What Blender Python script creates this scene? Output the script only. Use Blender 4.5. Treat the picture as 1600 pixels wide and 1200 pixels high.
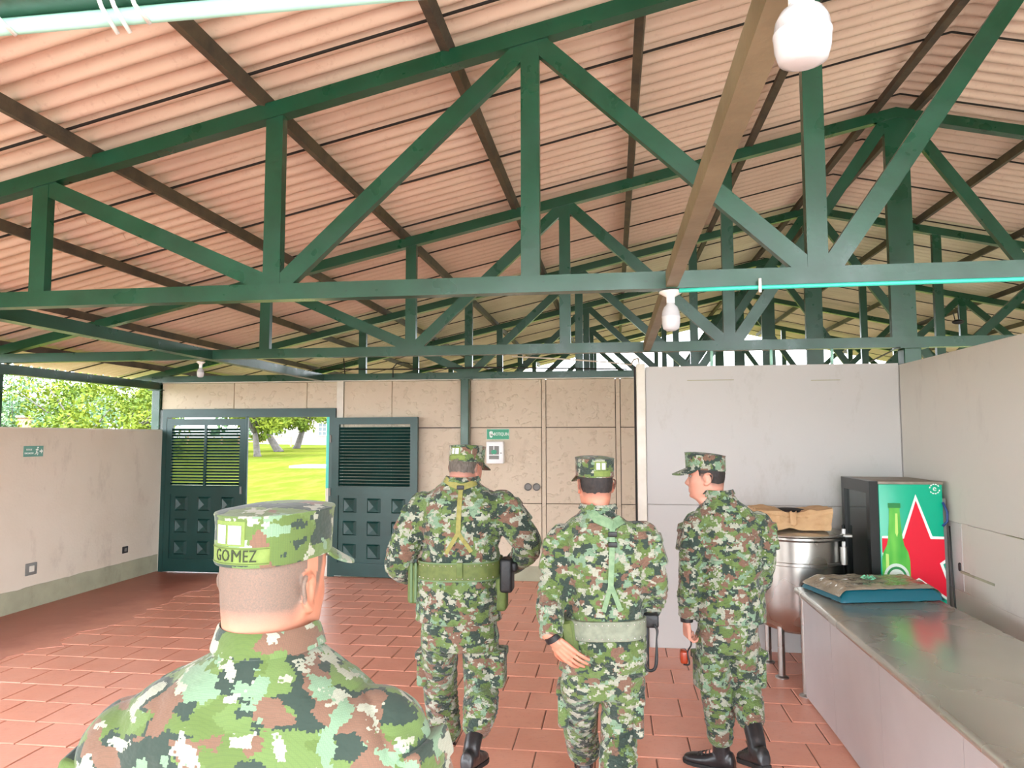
import bpy, bmesh, math, random
import numpy as np
from mathutils import Vector, Matrix, noise
from mathutils.bvhtree import BVHTree
random.seed(7); RNG = np.random.default_rng(7)
SC = bpy.context.scene; COL = SC.collection
for _o in list(bpy.data.objects): bpy.data.objects.remove(_o)

# ---------------------------------------------------------------- camera
CAMH, FPX, YAW, PIT, ROLL = 1.82, 1134.16, .1383, .073, -.0012
def cam_axes():
    cy, sy = math.cos(YAW), math.sin(YAW)
    f = np.array([-sy*math.cos(PIT), cy*math.cos(PIT), math.sin(PIT)])
    r = np.array([cy, sy, 0.]); u = np.cross(r, f)
    return r*math.cos(ROLL)+u*math.sin(ROLL), -r*math.sin(ROLL)+u*math.cos(ROLL), f
AR, AU, AF = cam_axes(); CC = np.array([0, 0, CAMH])
def ray(x, y): return AF + AR*(x-800)/FPX - AU*(y-600)/FPX
def atY(x, y, Y): d = ray(x, y); return Vector(CC + d*Y/d[1])
def atZ(x, y, z=0.): d = ray(x, y); return Vector(CC + d*(z-CAMH)/d[2])
def atX(x, y, X): d = ray(x, y); return Vector(CC + d*X/d[0])
cd = bpy.data.cameras.new('camera'); cam = bpy.data.objects.new('camera', cd); COL.objects.link(cam)
cd.sensor_width = 36; cd.lens = FPX/1600*36; cd.clip_start = .02; cd.clip_end = 500
cam.matrix_world = Matrix(((AR[0], AU[0], -AF[0], 0), (AR[1], AU[1], -AF[1], 0), (AR[2], AU[2], -AF[2], CAMH), (0, 0, 0, 1)))
SC.camera = cam

# ---------------------------------------------------------------- light
W = bpy.data.worlds.new('overcast_sky'); SC.world = W; W.use_nodes = True
wn = W.node_tree; bg = wn.nodes['Background']
bg.inputs['Color'].default_value = (.88, .94, 1.0, 1); bg.inputs['Strength'].default_value = 1.0
sd = bpy.data.lights.new('sun', 'SUN'); sun = bpy.data.objects.new('sun', sd); COL.objects.link(sun)
sd.energy = .8; sd.angle = math.radians(20); sd.color = (1, .97, .92)
sun.rotation_euler = (math.radians(28), 0, math.radians(-60)); sun.location = (-8, -6, 12)
vs = SC.view_settings; vs.view_transform = 'Standard'; vs.look = 'None'; vs.gamma = 1; vs.use_curve_mapping = False
vs.exposure = 3.55

# ---------------------------------------------------------------- materials
def srgb(r, g, b):
    f = lambda c: (c/255/12.92) if c/255 <= .04045 else ((c/255+.055)/1.055)**2.4
    return (f(r), f(g), f(b), 1)
class NT:
    def __init__(s, name):
        s.m = bpy.data.materials.new(name); s.m.use_nodes = True; s.t = s.m.node_tree
        s.b = s.t.nodes['Principled BSDF']
    def n(s, typ, **kw):
        nd = s.t.nodes.new(typ)
        for k, v in kw.items(): setattr(nd, k, v)
        return nd
    def l(s, a, b): s.t.links.new(a, b)
    def val(s, sock, v):
        if hasattr(v, 'links') or hasattr(v, 'is_linked'): s.l(v, sock)
        else: sock.default_value = v
    def noise(s, vec, scale, detail=2, rough=.5, off=None):
        if off is not None:
            a = s.n('ShaderNodeVectorMath', operation='ADD'); s.l(vec, a.inputs[0]); a.inputs[1].default_value = off; vec = a.outputs[0]
        nd = s.n('ShaderNodeTexNoise'); s.l(vec, nd.inputs['Vector']); nd.inputs['Scale'].default_value = scale
        nd.inputs['Detail'].default_value = detail; nd.inputs['Roughness'].default_value = rough
        return nd.outputs['Fac']
    def ramp(s, fac, stops, const=False):
        nd = s.n('ShaderNodeValToRGB'); s.l(fac, nd.inputs[0]); cr = nd.color_ramp
        if const: cr.interpolation = 'CONSTANT'
        while len(cr.elements) < len(stops): cr.elements.new(.5)
        for e, (p, c) in zip(cr.elements, stops): e.position = p; e.color = c if len(c) == 4 else (*c, 1)
        return nd.outputs[0]
    def mix(s, fac, a, b, blend='MIX'):
        nd = s.n('ShaderNodeMix', data_type='RGBA', blend_type=blend)
        s.val(nd.inputs[0], fac); s.val(nd.inputs[6], a); s.val(nd.inputs[7], b); return nd.outputs[2]
    def step(s, fac, t, soft=0.):
        if soft == 0:
            nd = s.n('ShaderNodeMath', operation='GREATER_THAN'); s.l(fac, nd.inputs[0]); nd.inputs[1].default_value = t; return nd.outputs[0]
        nd = s.n('ShaderNodeMapRange'); s.l(fac, nd.inputs[0]); nd.inputs[1].default_value = t-soft; nd.inputs[2].default_value = t+soft; return nd.outputs[0]
    def math(s, op, a, b=0.):
        nd = s.n('ShaderNodeMath', operation=op); s.val(nd.inputs[0], a); s.val(nd.inputs[1], b); return nd.outputs[0]
    def bump(s, h, strength=.3, dist=.01, prev=None):
        nd = s.n('ShaderNodeBump'); s.l(h, nd.inputs['Height']); nd.inputs['Strength'].default_value = strength; nd.inputs['Distance'].default_value = dist
        if prev is not None: s.l(prev, nd.inputs['Normal'])
        return nd.outputs[0]
    def obj(s): return s.n('ShaderNodeTexCoord').outputs['Object']
    def scaled(s, vec, sc):
        nd = s.n('ShaderNodeVectorMath', operation='MULTIPLY'); s.l(vec, nd.inputs[0]); nd.inputs[1].default_value = sc; return nd.outputs[0]
    def geo(s): return s.n('ShaderNodeNewGeometry').outputs['Position']
    def done(s, color, rough=.5, metal=0., normal=None, **kw):
        s.val(s.b.inputs['Base Color'], color); s.val(s.b.inputs['Roughness'], rough); s.b.inputs['Metallic'].default_value = metal
        if normal is not None: s.l(normal, s.b.inputs['Normal'])
        for k, v in kw.items(): s.val(s.b.inputs[k.replace('_', ' ')], v)
        return s.m
def mat(name, col, rough=.5, metal=0., col2=None, vs=6., vd=3, bump=None, stretch=(1, 1, 1), **kw):
    t = NT(name); v = t.scaled(t.geo() if kw.pop('world', False) else t.obj(), stretch)
    c = col
    if col2 is not None: c = t.mix(t.ramp(t.noise(v, vs, vd, .6), [(.35, (0, 0, 0)), (.65, (1, 1, 1))]), col, col2)
    nm = None
    if bump: nm = t.bump(t.noise(v, bump[0], 3, .6), bump[1], bump[2])
    return t.done(c, rough, metal, nm, **kw)
M = {}
# green enamel of the steelwork, slightly worn
t = NT('green_enamel'); v = t.geo()
g = t.mix(t.step(t.noise(v, 3.5, 4, .6), .5, .2), srgb(13, 58, 37), srgb(22, 74, 52))
g = t.mix(t.math('MULTIPLY', t.step(t.noise(v, 38, 3, .7), .68, .04), .5), g, srgb(20, 40, 34))
M['green'] = t.done(g, t.ramp(t.noise(v, 5, 3), [(.3, (.25,)*3), (.7, (.42,)*3)]), 0, t.bump(t.noise(v, 25, 2), .08, .01), Coat_Weight=.25, Coat_Roughness=.2)
# door enamel, darker
t = NT('door_enamel'); v = t.geo()
M['door'] = t.done(t.mix(t.step(t.noise(v, 2.5, 3, .6), .5, .2), srgb(14, 52, 48), srgb(24, 66, 62)), .34, 0, t.bump(t.noise(v, 18, 2), .1, .01))
M['purlin'] = mat('rusty_purlin', srgb(62, 54, 48), .65, 0, srgb(88, 76, 60), 5, 4, (30, .3, .01), world=True)
M['tanbeam'] = mat('tan_painted_beam', srgb(138, 126, 102), .55, 0, srgb(118, 106, 84), 4, 4, (22, .25, .01), world=True)
# fibre cement roof, reddish
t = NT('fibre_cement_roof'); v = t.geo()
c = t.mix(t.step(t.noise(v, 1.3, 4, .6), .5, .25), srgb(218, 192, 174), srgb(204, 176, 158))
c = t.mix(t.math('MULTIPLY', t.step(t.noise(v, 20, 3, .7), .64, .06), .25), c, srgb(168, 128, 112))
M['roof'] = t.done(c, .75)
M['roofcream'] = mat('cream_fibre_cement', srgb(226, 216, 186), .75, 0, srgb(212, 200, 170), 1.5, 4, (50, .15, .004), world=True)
M['seam'] = mat('dark_seam', srgb(30, 24, 22), .8)
# plaster walls
def plaster(name, c1, c2, stain, pits=0.25, sc=1.2, lumps=None):
    t = NT(name); v = t.geo()
    c = t.mix(t.step(t.noise(v, sc, 4, .6), .5, .22), c1, c2)
    c = t.mix(t.math('MULTIPLY', t.step(t.noise(t.scaled(v, (1, 1, .5)), 3.1, 6, .75, (4, 2, 9)), .64, .09), .55), c, stain)
    nm = t.bump(t.noise(v, 30, 4, .6), pits, .01)
    if lumps: nm = t.bump(t.step(t.noise(t.scaled(v, (1, 1, 1.3)), lumps, 2, .5), .62, .05), .55, .012, nm)
    return t.done(c, .7, 0, nm)
M['wall_left'] = plaster('left_wall_plaster', srgb(220, 208, 192), srgb(212, 198, 180), srgb(180, 164, 150))
M['wall_back'] = plaster('cream_slab', srgb(208, 192, 170), srgb(202, 185, 164), srgb(172, 152, 128), .3, 1.6, 11)
M['wall_grey'] = plaster('pale_board', srgb(190, 187, 185), srgb(194, 190, 186), srgb(170, 164, 156), .06)
M['wall_right'] = plaster('pale_right_wall', srgb(200, 196, 188), srgb(204, 198, 188), srgb(184, 178, 172), .06)
M['basegrey'] = plaster('grey_base_paint', srgb(168, 166, 140), srgb(148, 146, 124), srgb(120, 112, 96), .3, 3)
# floor tiles
t = NT('terracotta_tile'); v = t.geo(); ob = t.n('ShaderNodeObjectInfo').outputs['Random']
c = t.mix(t.step(t.noise(v, 2.2, 4, .65), .5, .2), srgb(228, 160, 136), srgb(218, 146, 122))
c = t.mix(t.math('MULTIPLY', ob, .35), c, srgb(226, 160, 138))
c = t.mix(t.math('MULTIPLY', t.step(t.noise(v, 26, 4, .7), .63, .08), .3), c, srgb(184, 112, 96))
wv = t.n('ShaderNodeTexWave', wave_type='BANDS', bands_direction='Y'); t.l(v, wv.inputs['Vector']); wv.inputs['Scale'].default_value = 14; wv.inputs['Distortion'].default_value = .4
M['tile'] = t.done(c, t.ramp(t.noise(v, 4, 3), [(.3, (.30,)*3), (.7, (.46,)*3)]), 0, t.bump(wv.outputs['Fac'], .12, .003, t.bump(t.noise(v, 9, 3), .08, .01)))
M['grout'] = mat('floor_grout', srgb(120, 84, 70), .85, 0, srgb(160, 130, 112), 1.1, 4, world=True)
M['steel'] = None
t = NT('brushed_stainless'); v = t.obj()
M['steel'] = t.done(t.mix(t.step(t.noise(v, 3, 4, .6), .5, .25), srgb(196, 194, 190), srgb(170, 168, 164)), t.ramp(t.noise(v, 2.2, 2), [(.3, (.24,)*3), (.7, (.34,)*3)]), 1.)
t = NT('scratched_steel_top'); v = t.obj()
M['steeltop'] = t.done(t.mix(t.step(t.noise(v, 1.8, 2, .5), .5, .3), srgb(196, 192, 182), srgb(178, 174, 164)), t.ramp(t.noise(v, 2.3, 2, .5), [(.3, (.2,)*3), (.7, (.32,)*3)]), .7)
t = NT('steel_front_sheet'); v = t.obj()
M['steelfront'] = t.done(t.mix(t.step(t.noise(v, 1.5, 3, .6), .5, .25), srgb(206, 202, 202), srgb(190, 186, 188)), t.ramp(t.noise(v, 2, 2), [(.3, (.36,)*3), (.7, (.46,)*3)]), .45, t.bump(t.noise(v, 1.6, 2), .15, .05))
M['white'] = mat('white_plastic', srgb(236, 236, 236), .35)
M['bulb'] = mat('opal_bulb', srgb(188, 186, 190), .2)
M['offwhite'] = mat('off_white_trim', srgb(226, 220, 208), .5, 0, srgb(212, 204, 190), 5)
M['black'] = mat('black_rubber', srgb(20, 20, 22), .5)
M['cyan'] = mat('cyan_conduit', srgb(64, 196, 178), .35)
M['mint'] = mat('mint_conduit', srgb(170, 220, 205), .4)
M['cable'] = mat('dark_cable', srgb(28, 30, 30), .5)
M['signgreen'] = mat('sign_green', srgb(10, 140, 100), .4)
M['signfade'] = mat('faded_sign_green', srgb(92, 150, 136), .45)
M['signwhite'] = mat('sign_white', srgb(236, 244, 238), .4)
M['grey'] = mat('grey_plastic', srgb(120, 118, 114), .5)
M['glass'] = mat('dark_glass', srgb(38, 50, 48), .06, 0, Specular_IOR_Level=.6)
def glassmat(name, col, rough=.05):
    return mat(name, col, rough, 0, Transmission_Weight=.85, IOR=1.3)
M['paper'] = mat('kraft_paper', srgb(206, 170, 128), .7, 0, srgb(190, 152, 110), 7, 3, (16, .5, .02))

# ---------------------------------------------------------------- mesh builder
class MB:
    def __init__(s): s.v = []; s.f = []; s.mi = []; s.cur = 0
    def add(s, vs, fs):
        o = len(s.v); s.v += [tuple(p) for p in vs]; s.f += [tuple(i+o for i in f) for f in fs]; s.mi += [s.cur]*len(fs); return s
    def box(s, x0, x1, y0, y1, z0, z1, mtx=None):
        vs = [Vector((x, y, z)) for z in (z0, z1) for y in (y0, y1) for x in (x0, x1)]
        if mtx is not None: vs = [mtx @ p for p in vs]
        return s.add(vs, [(0, 2, 3, 1), (4, 5, 7, 6), (0, 1, 5, 4), (2, 6, 7, 3), (0, 4, 6, 2), (1, 3, 7, 5)])
    def bbox(s, x0, x1, y0, y1, z0, z1, r=.01, seg=2, mtx=None):
        bm = bmesh.new(); bmesh.ops.create_cube(bm, size=1)
        bmesh.ops.scale(bm, vec=(x1-x0, y1-y0, z1-z0), verts=bm.verts); bmesh.ops.translate(bm, vec=((x0+x1)/2, (y0+y1)/2, (z0+z1)/2), verts=bm.verts)
        bmesh.ops.bevel(bm, geom=bm.edges[:]+bm.verts[:], offset=r, segments=seg, profile=.5, affect='EDGES')
        return s.bm(bm, mtx)
    def bm(s, bm, mtx=None):
        bm.verts.ensure_lookup_table(); bm.verts.index_update()
        vs = [(mtx @ p.co) if mtx is not None else p.co.copy() for p in bm.verts]
        fs = [tuple(p.index for p in f.verts) for f in bm.faces]; bm.free(); return s.add(vs, fs)
    def bar(s, p0, p1, w, h, up=(0, 0, 1)):
        p0, p1 = Vector(p0), Vector(p1); d = (p1-p0).normalized(); up = Vector(up)
        x = d.cross(up).normalized(); u = x.cross(d).normalized()
        vs = [p + x*(a*w/2) + u*(b*h/2) for p in (p0, p1) for a, b in ((-1, -1), (1, -1), (1, 1), (-1, 1))]
        return s.add(vs, [(3, 2, 1, 0), (4, 5, 6, 7), (0, 1, 5, 4), (1, 2, 6, 5), (2, 3, 7, 6), (3, 0, 4, 7)])
    def tube(s, pts, rad, n=10, cap=True, flat=None):
        pts = [Vector(p) for p in pts]; m = len(pts)
        if not hasattr(rad, '__len__'): rad = [rad]*m
        vs = []; x = None
        for i, p in enumerate(pts):
            d = (pts[min(i+1, m-1)]-pts[max(i-1, 0)]).normalized()
            if x is None: x = d.orthogonal().normalized() if flat is None else (Vector(flat) - d*d.dot(Vector(flat))).normalized()
            else: x = (x - d*d.dot(x)).normalized()
            y = d.cross(x)
            r = rad[i]; ra, rb = r if hasattr(r, '__len__') else (r, r)
            vs += [p + x*(ra*math.cos(2*math.pi*k/n)) + y*(rb*math.sin(2*math.pi*k/n)) for k in range(n)]
        fs = [(i*n+k, i*n+(k+1) % n, (i+1)*n+(k+1) % n, (i+1)*n+k) for i in range(m-1) for k in range(n)]
        if cap: fs += [tuple(range(n-1, -1, -1)), tuple(range((m-1)*n, m*n))]
        return s.add(vs, fs)
    def ball(s, c, r, n=10):
        c = Vector(c); r = r if hasattr(r, '__len__') else (r, r, r)
        vs = [c+Vector((0, 0, -r[2]))]; fs = []
        for i in range(1, n):
            a = -math.pi/2 + math.pi*i/n
            for k in range(n*2):
                b = math.pi*k/n; vs.append(c+Vector((r[0]*math.cos(a)*math.cos(b), r[1]*math.cos(a)*math.sin(b), r[2]*math.sin(a))))
        vs.append(c+Vector((0, 0, r[2]))); L = n*2
        for k in range(L): fs.append((0, 1+(k+1) % L, 1+k)); fs.append((len(vs)-1, len(vs)-1-L+k, len(vs)-1-L+(k+1) % L))
        for i in range(n-2):
            for k in range(L): fs.append((1+i*L+k, 1+i*L+(k+1) % L, 1+(i+1)*L+(k+1) % L, 1+(i+1)*L+k))
        return s.add(vs, fs)
    def lathe(s, prof, c=(0, 0, 0), n=32, cap=True, mtx=None):
        c = Vector(c); vs = []
        for r, z in prof: vs += [Vector((r*math.cos(2*math.pi*k/n), r*math.sin(2*math.pi*k/n), z)) for k in range(n)]
        vs = [(mtx @ p if mtx is not None else p)+c for p in vs]; m = len(prof)
        fs = [(i*n+k, i*n+(k+1) % n, (i+1)*n+(k+1) % n, (i+1)*n+k) for i in range(m-1) for k in range(n)]
        if cap: fs += [tuple(range(n-1, -1, -1)), tuple(range((m-1)*n, m*n))]
        return s.add(vs, fs)
    def rings(s, rings, cap=True):
        n = len(rings[0]); m = len(rings); vs = [p for r in rings for p in r]
        fs = [(i*n+k, i*n+(k+1) % n, (i+1)*n+(k+1) % n, (i+1)*n+k) for i in range(m-1) for k in range(n)]
        if cap: fs += [tuple(range(n-1, -1, -1)), tuple(range((m-1)*n, m*n))]
        return s.add(vs, fs)
    def grid(s, P, thick=None, dirn=None):
        m, n = len(P), len(P[0]); vs = [Vector(p) for r in P for p in r]
        fs = [(i*n+k, i*n+k+1, (i+1)*n+k+1, (i+1)*n+k) for i in range(m-1) for k in range(n-1)]
        if thick is None: return s.add(vs, fs)
        dv = Vector(dirn)*thick; o = m*n; vs2 = vs+[p+dv for p in vs]
        fs2 = fs+[tuple(i+o for i in reversed(f)) for f in fs]
        b = [k for k in range(n)]+[i*n+n-1 for i in range(1, m)]+[(m-1)*n+k for k in range(n-2, -1, -1)]+[i*n for i in range(m-2, 0, -1)]
        for i in range(len(b)): a, c = b[i], b[(i+1) % len(b)]; fs2.append((c, a, a+o, c+o))
        return s.add(vs2, fs2)
    def poly(s, pts, d):
        """flat polygon pts extruded by vector d"""
        pts = [Vector(p) for p in pts]; n = len(pts); d = Vector(d)
        return s.add(pts+[p+d for p in pts], [tuple(range(n-1, -1, -1)), tuple(range(n, 2*n))]+[(i, (i+1) % n, (i+1) % n+n, i+n) for i in range(n)])
ORG = {}
def smooth(me, on=True):
    me.polygons.foreach_set('use_smooth', [on]*len(me.polygons))
def sharp(me, ang=40):
    smooth(me); me.set_sharp_from_angle(angle=math.radians(ang))
def make(name, me, mats, parent=None, org=None):
    if parent is not None: org = ORG[parent.name]
    if org is None:
        a = np.empty(len(me.vertices)*3); me.vertices.foreach_get('co', a); a = a.reshape(-1, 3)
        org = Vector(((a[:, 0].min()+a[:, 0].max())/2, (a[:, 1].min()+a[:, 1].max())/2, a[:, 2].min()))
    me.transform(Matrix.Translation(-Vector(org)))
    for m in (mats if isinstance(mats, (list, tuple)) else [mats]): me.materials.append(M[m] if isinstance(m, str) else m)
    o = bpy.data.objects.new(name, me); COL.objects.link(o)
    if parent is not None: o.parent = parent
    else: o.location = org
    ORG[o.name] = Vector(org); return o
def build(mb, name, mats, parent=None, sm=None, org=None):
    me = bpy.data.meshes.new(name); me.from_pydata(mb.v, [], mb.f)
    if any(mb.mi): me.polygons.foreach_set('material_index', mb.mi)
    bm = bmesh.new(); bm.from_mesh(me); bmesh.ops.recalc_face_normals(bm, faces=bm.faces[:]); bm.to_mesh(me); bm.free()
    if sm is True: smooth(me)
    elif sm: sharp(me, sm)
    return make(name, me, mats, parent, org)
def empty(name, loc):
    o = bpy.data.objects.new(name, None); COL.objects.link(o); o.location = loc; o.empty_display_size = .1; ORG[o.name] = Vector(loc); return o
def tag(o, label=None, cat=None, group=None, kind=None):
    if label: o['label'] = label
    if cat: o['category'] = cat
    if group: o['group'] = group
    if kind: o['kind'] = kind
    return o
def copy_tree(o, loc, parent=None):
    c = o.copy(); COL.objects.link(c); c.parent = parent
    if parent is None: c.location = loc
    ORG[c.name] = Vector(loc)
    for ch in list(o.children): copy_tree(ch, loc, c)
    return c
def inst(o, delta, parent):
    """a piece sharing o's mesh, shifted by delta"""
    c = o.copy(); COL.objects.link(c); c.parent = parent; c.location = Vector(o.location)+Vector(delta); ORG[c.name] = ORG[parent.name]; return c
def textmesh(txt, size, mtx, ext=.002, spacing=1., sx=1.):
    cu = bpy.data.curves.new('txt', 'FONT'); cu.body = txt; cu.size = size; cu.extrude = ext; cu.align_x = 'CENTER'; cu.align_y = 'CENTER'; cu.space_character = spacing; cu.resolution_u = 2
    ob = bpy.data.objects.new('txt', cu); COL.objects.link(ob)
    dg = bpy.context.evaluated_depsgraph_get(); me = bpy.data.meshes.new_from_object(ob.evaluated_get(dg))
    bpy.data.objects.remove(ob); me.transform(mtx @ Matrix.Diagonal((sx, 1, 1, 1))); return me

# ---------------------------------------------------------------- building constants
D = [1.07, 3.744, 6.542, 9.302, 11.95, 14.65, 17.35]
D1, D2, D3 = D[1:4]
XR, TAN, SP, ZC = 2.475, .2244, 1.4497, 2.579
XL, XW = -6.195, 2.413
ZT = 4.598                       # underside of the top chord at the ridge
CH = .089                        # chord height
ZROOF = ZT + CH/math.cos(math.atan(TAN)) + .075   # roof sheet line at the ridge
YA, YB = -2.6, 19.0              # ends of the roof
def roofz(x): return ZROOF - TAN*abs(x-XR)

# ground outside, gently rising behind the hall
def gz(x, y):
    d = max(0, y-22); l = max(0, -x-14)
    return -.05 + 1.15*(1-math.exp(-(d/20)**1.5)) + .5*(1-math.exp(-(l/25)**2))
P = [[(x, y, gz(x, y)) for x in np.concatenate([np.linspace(-120, -16, 27), np.linspace(-12, 12, 7), np.linspace(18, 90, 13)])] for y in np.concatenate([np.linspace(-50, 20, 11), np.linspace(23, 60, 14), np.linspace(66, 140, 8)])]
t = NT('lawn_grass'); v = t.geo()
c = t.mix(t.step(t.noise(v, .22, 4, .6), .5, .18), srgb(80, 88, 30), srgb(68, 82, 26))
c = t.mix(t.math('MULTIPLY', t.step(t.noise(t.scaled(v, (1, .35, 1)), 1.6, 5, .7), .56, .12), .6), c, srgb(96, 94, 46))
M['grass'] = t.done(c, .95, 0, t.bump(t.noise(v, 12, 4, .7), .6, .05), Specular_IOR_Level=0.)
tag(build(MB().grid(P), 'ground', 'grass', sm=True, org=(0, 0, 0)), kind='structure')

# floor: slab with a joint-coloured top and loose tiles laid over it
floor = build(MB().box(-6.33, XW+.05, -1, D3+.1, -.3, -.004), 'floor', 'grout', org=(0, 0, 0)); tag(floor, kind='structure')
M['concrete'] = plaster('pale_concrete', srgb(206, 200, 188), srgb(194, 188, 176), srgb(170, 164, 152), .2, .8)
M['hallfloor'] = plaster('hall_floor', srgb(150, 126, 112), srgb(140, 116, 102), srgb(120, 98, 86), .2, .8)
tag(build(MB().box(-6.33, 11.3, D3+.1, YB, -.3, -.006), 'floor_hall', 'hallfloor', org=(0, 0, 0)), kind='structure')
tag(build(MB().box(XW+.05, 11.3, -1, D3+.1, -.3, -.006), 'floor_side', 'concrete', org=(0, 0, 0)), kind='structure')
tag(build(MB().box(-13, 15, -16, -1, -.3, -.03), 'bounce_apron', 'concrete', org=(0, 0, 0)), kind='structure')  # unseen apron behind the camera, added to bounce light up to the roof
TX, TY, GAP = .3435, .3235, .008
def tile_mb(m, x, y, dz=0., tx=0., ty=0.):
    w, h = TX-GAP, TY-GAP; b = .004
    lo = [(-w/2, -h/2), (w/2, -h/2), (w/2, h/2), (-w/2, h/2)]; hi = [(-w/2+b, -h/2+b), (w/2-b, -h/2+b), (w/2-b, h/2-b), (-w/2+b, h/2-b)]
    vs = [(x+a, y+c, -.012) for a, c in lo]+[(x+a, y+c, -.002+dz+a*tx+c*ty) for a, c in lo]+[(x+a, y+c, .002+dz+a*tx+c*ty) for a, c in hi]
    m.add(vs, [(0, 1, 5, 4), (1, 2, 6, 5), (2, 3, 7, 6), (3, 0, 4, 7), (4, 5, 9, 8), (5, 6, 10, 9), (6, 7, 11, 10), (7, 4, 8, 11), (8, 9, 10, 11)])
def inview(x, y):
    d = np.array([x, y, 0.])-CC; z = d@AF
    if z < .5: return False
    px, py = 800+FPX*(d@AR)/z, 600-FPX*(d@AU)/z
    if not (-20 < px < 1620 and 880 < py < 1215): return False
    if 130 < px < 640 and py > 1085: return False           # behind the near man
    if x > 1.36 and y < 5.5: return False                   # under the counter
    return y < D3 and not (x > .3 and y > D2)
cand, rest = [], []
row = 0; y = 4.338-TY*13+TY/2
while y < D3+.1:
    r = round((y-TY/2-4.338)/TY)
    off = .425 if r % 2 == 0 else .222
    x = XL - ((XL-off) % TX) + TX/2 - TX
    while x < XW+.2:
        (cand if inview(x, y) and x > XL+.1 else rest).append((x, y)); x += TX
    y += TY
cand.sort(key=lambda q: q[1]+.15*abs(q[0])); rest += cand[300:]; cand = cand[:300]
tp = []
for k in range(6):
    m = MB(); tile_mb(m, 0, 0, random.uniform(-.001, .0015), random.uniform(-.006, .006), random.uniform(-.006, .006))
    me = bpy.data.meshes.new('tile'); me.from_pydata(m.v, [], m.f); me.materials.append(M['tile']); tp.append(me)
for x, y in cand:
    o = bpy.data.objects.new('floor_tile', random.choice(tp)); COL.objects.link(o); o.parent = floor; o.location = (x, y, 0)
m = MB()
for x, y in rest:
    if XL < x-TX/2+.2 and x < XW+.15 and not (x < XL+.18): tile_mb(m, x, y, random.uniform(-.001, .001), random.uniform(-.004, .004), random.uniform(-.004, .004))
tag(build(m, 'floor_tile_field', 'tile', floor), kind='stuff')
# brown strip along the low wall: its shade painted on, joints filled over
t = NT('painted_floor_shade'); v = t.geo()
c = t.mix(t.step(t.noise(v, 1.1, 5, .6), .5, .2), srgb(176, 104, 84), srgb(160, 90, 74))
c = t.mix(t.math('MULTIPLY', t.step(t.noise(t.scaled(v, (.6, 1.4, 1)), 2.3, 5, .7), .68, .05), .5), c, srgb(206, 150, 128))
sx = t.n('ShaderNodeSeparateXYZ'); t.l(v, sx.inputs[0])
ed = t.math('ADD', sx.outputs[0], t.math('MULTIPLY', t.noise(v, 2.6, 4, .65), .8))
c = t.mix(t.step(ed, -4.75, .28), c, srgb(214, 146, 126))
M['floorshade'] = t.done(c, .4, 0, t.bump(t.noise(v, 5, 3), .1, .01))
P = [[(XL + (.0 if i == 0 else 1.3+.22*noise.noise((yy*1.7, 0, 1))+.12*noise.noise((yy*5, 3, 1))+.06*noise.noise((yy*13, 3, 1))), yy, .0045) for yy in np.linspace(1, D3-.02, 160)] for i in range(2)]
tag(build(MB().grid(P, .004, (0, 0, -1)), 'floor_shade_coat', 'floorshade', floor), label='brown strip of painted shade along the low wall')
# ---------------------------------------------------------------- trusses
truss = empty('roof_truss', (XR, D1, ZC))
def cz(x): return ZT - TAN*abs(x-XR)      # underside of top chord
YF = D1; dep = .08                          # front face of the steelwork and its depth
XE = XR - (ZT-ZC-CH)/TAN                   # where top and bottom chord meet
m = MB(); m.box(XE-.25, 2*XR-XE+.25, YF, YF+dep, ZC, ZC+CH); build(m, 'bottom_chord', 'green', truss)
for s in (-1, 1):
    m = MB(); L = XR-XE+.75; a = [(XR, cz(XR)), (XR+s*L, ZT-TAN*L)]
    m.poly([(a[0][0], YF, a[0][1]), (a[1][0], YF, a[1][1]), (a[1][0], YF, a[1][1]+CH*1.025), (a[0][0], YF, a[0][1]+CH*1.025)], (0, dep, 0))
    build(m, 'top_chord', 'green', truss)
for k in range(-4, 5):
    x = XR+k*SP; w = .1 if k else .2
    m = MB(); zt = cz(x)+.02
    if k: m.box(x-w/2, x+w/2, YF+.012, YF+dep-.012, ZC+CH-.01, zt)
    else: m.box(x-w/2, x+w/2, YF+.012, YF+dep-.012, ZC+CH-.01, zt+.02)
    build(m, 'post', 'green', truss)
for s in (-1, 1):
    for k, up in ((4, 1), (3, 0), (2, 1), (1, 0)):
        # odd posts catch the diagonals at their foot, even ones at their head
        x0, x1 = XR+s*k*SP, XR+s*(k-1)*SP
        i0, i1 = x0-s*.065, x1+s*(.065 if k > 1 else .11)
        p0 = (i0, YF+dep/2, cz(i0)-.035) if up else (i0-s*.02, YF+dep/2, ZC+CH+.03)
        p1 = (i1+s*.02, YF+dep/2, ZC+CH+.03) if up else (i1, YF+dep/2, cz(i1)-.035)
        dd_ = (Vector(p1)-Vector(p0)).normalized()*.05; build(MB().bar(Vector(p0)-dd_, Vector(p1)+dd_, dep-.03, .098, (0, 0, 1)), 'diagonal', 'green', truss)
TL = {0: 'green steel roof truss carrying a mint conduit with white ties', 1: 'green steel roof truss with a cyan conduit under its bottom chord',
      2: 'green steel roof truss above the pale grey partition', 3: 'green steel roof truss along the top of the cream slab wall'}
tag(truss, TL[1], 'roof truss', 'green roof trusses')
for i, y in enumerate(D):
    if i == 1: continue
    o = copy_tree(truss, (XR, y, ZC))
    o['label'] = TL.get(i, 'green steel roof truss beyond the cream slab wall')
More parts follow.
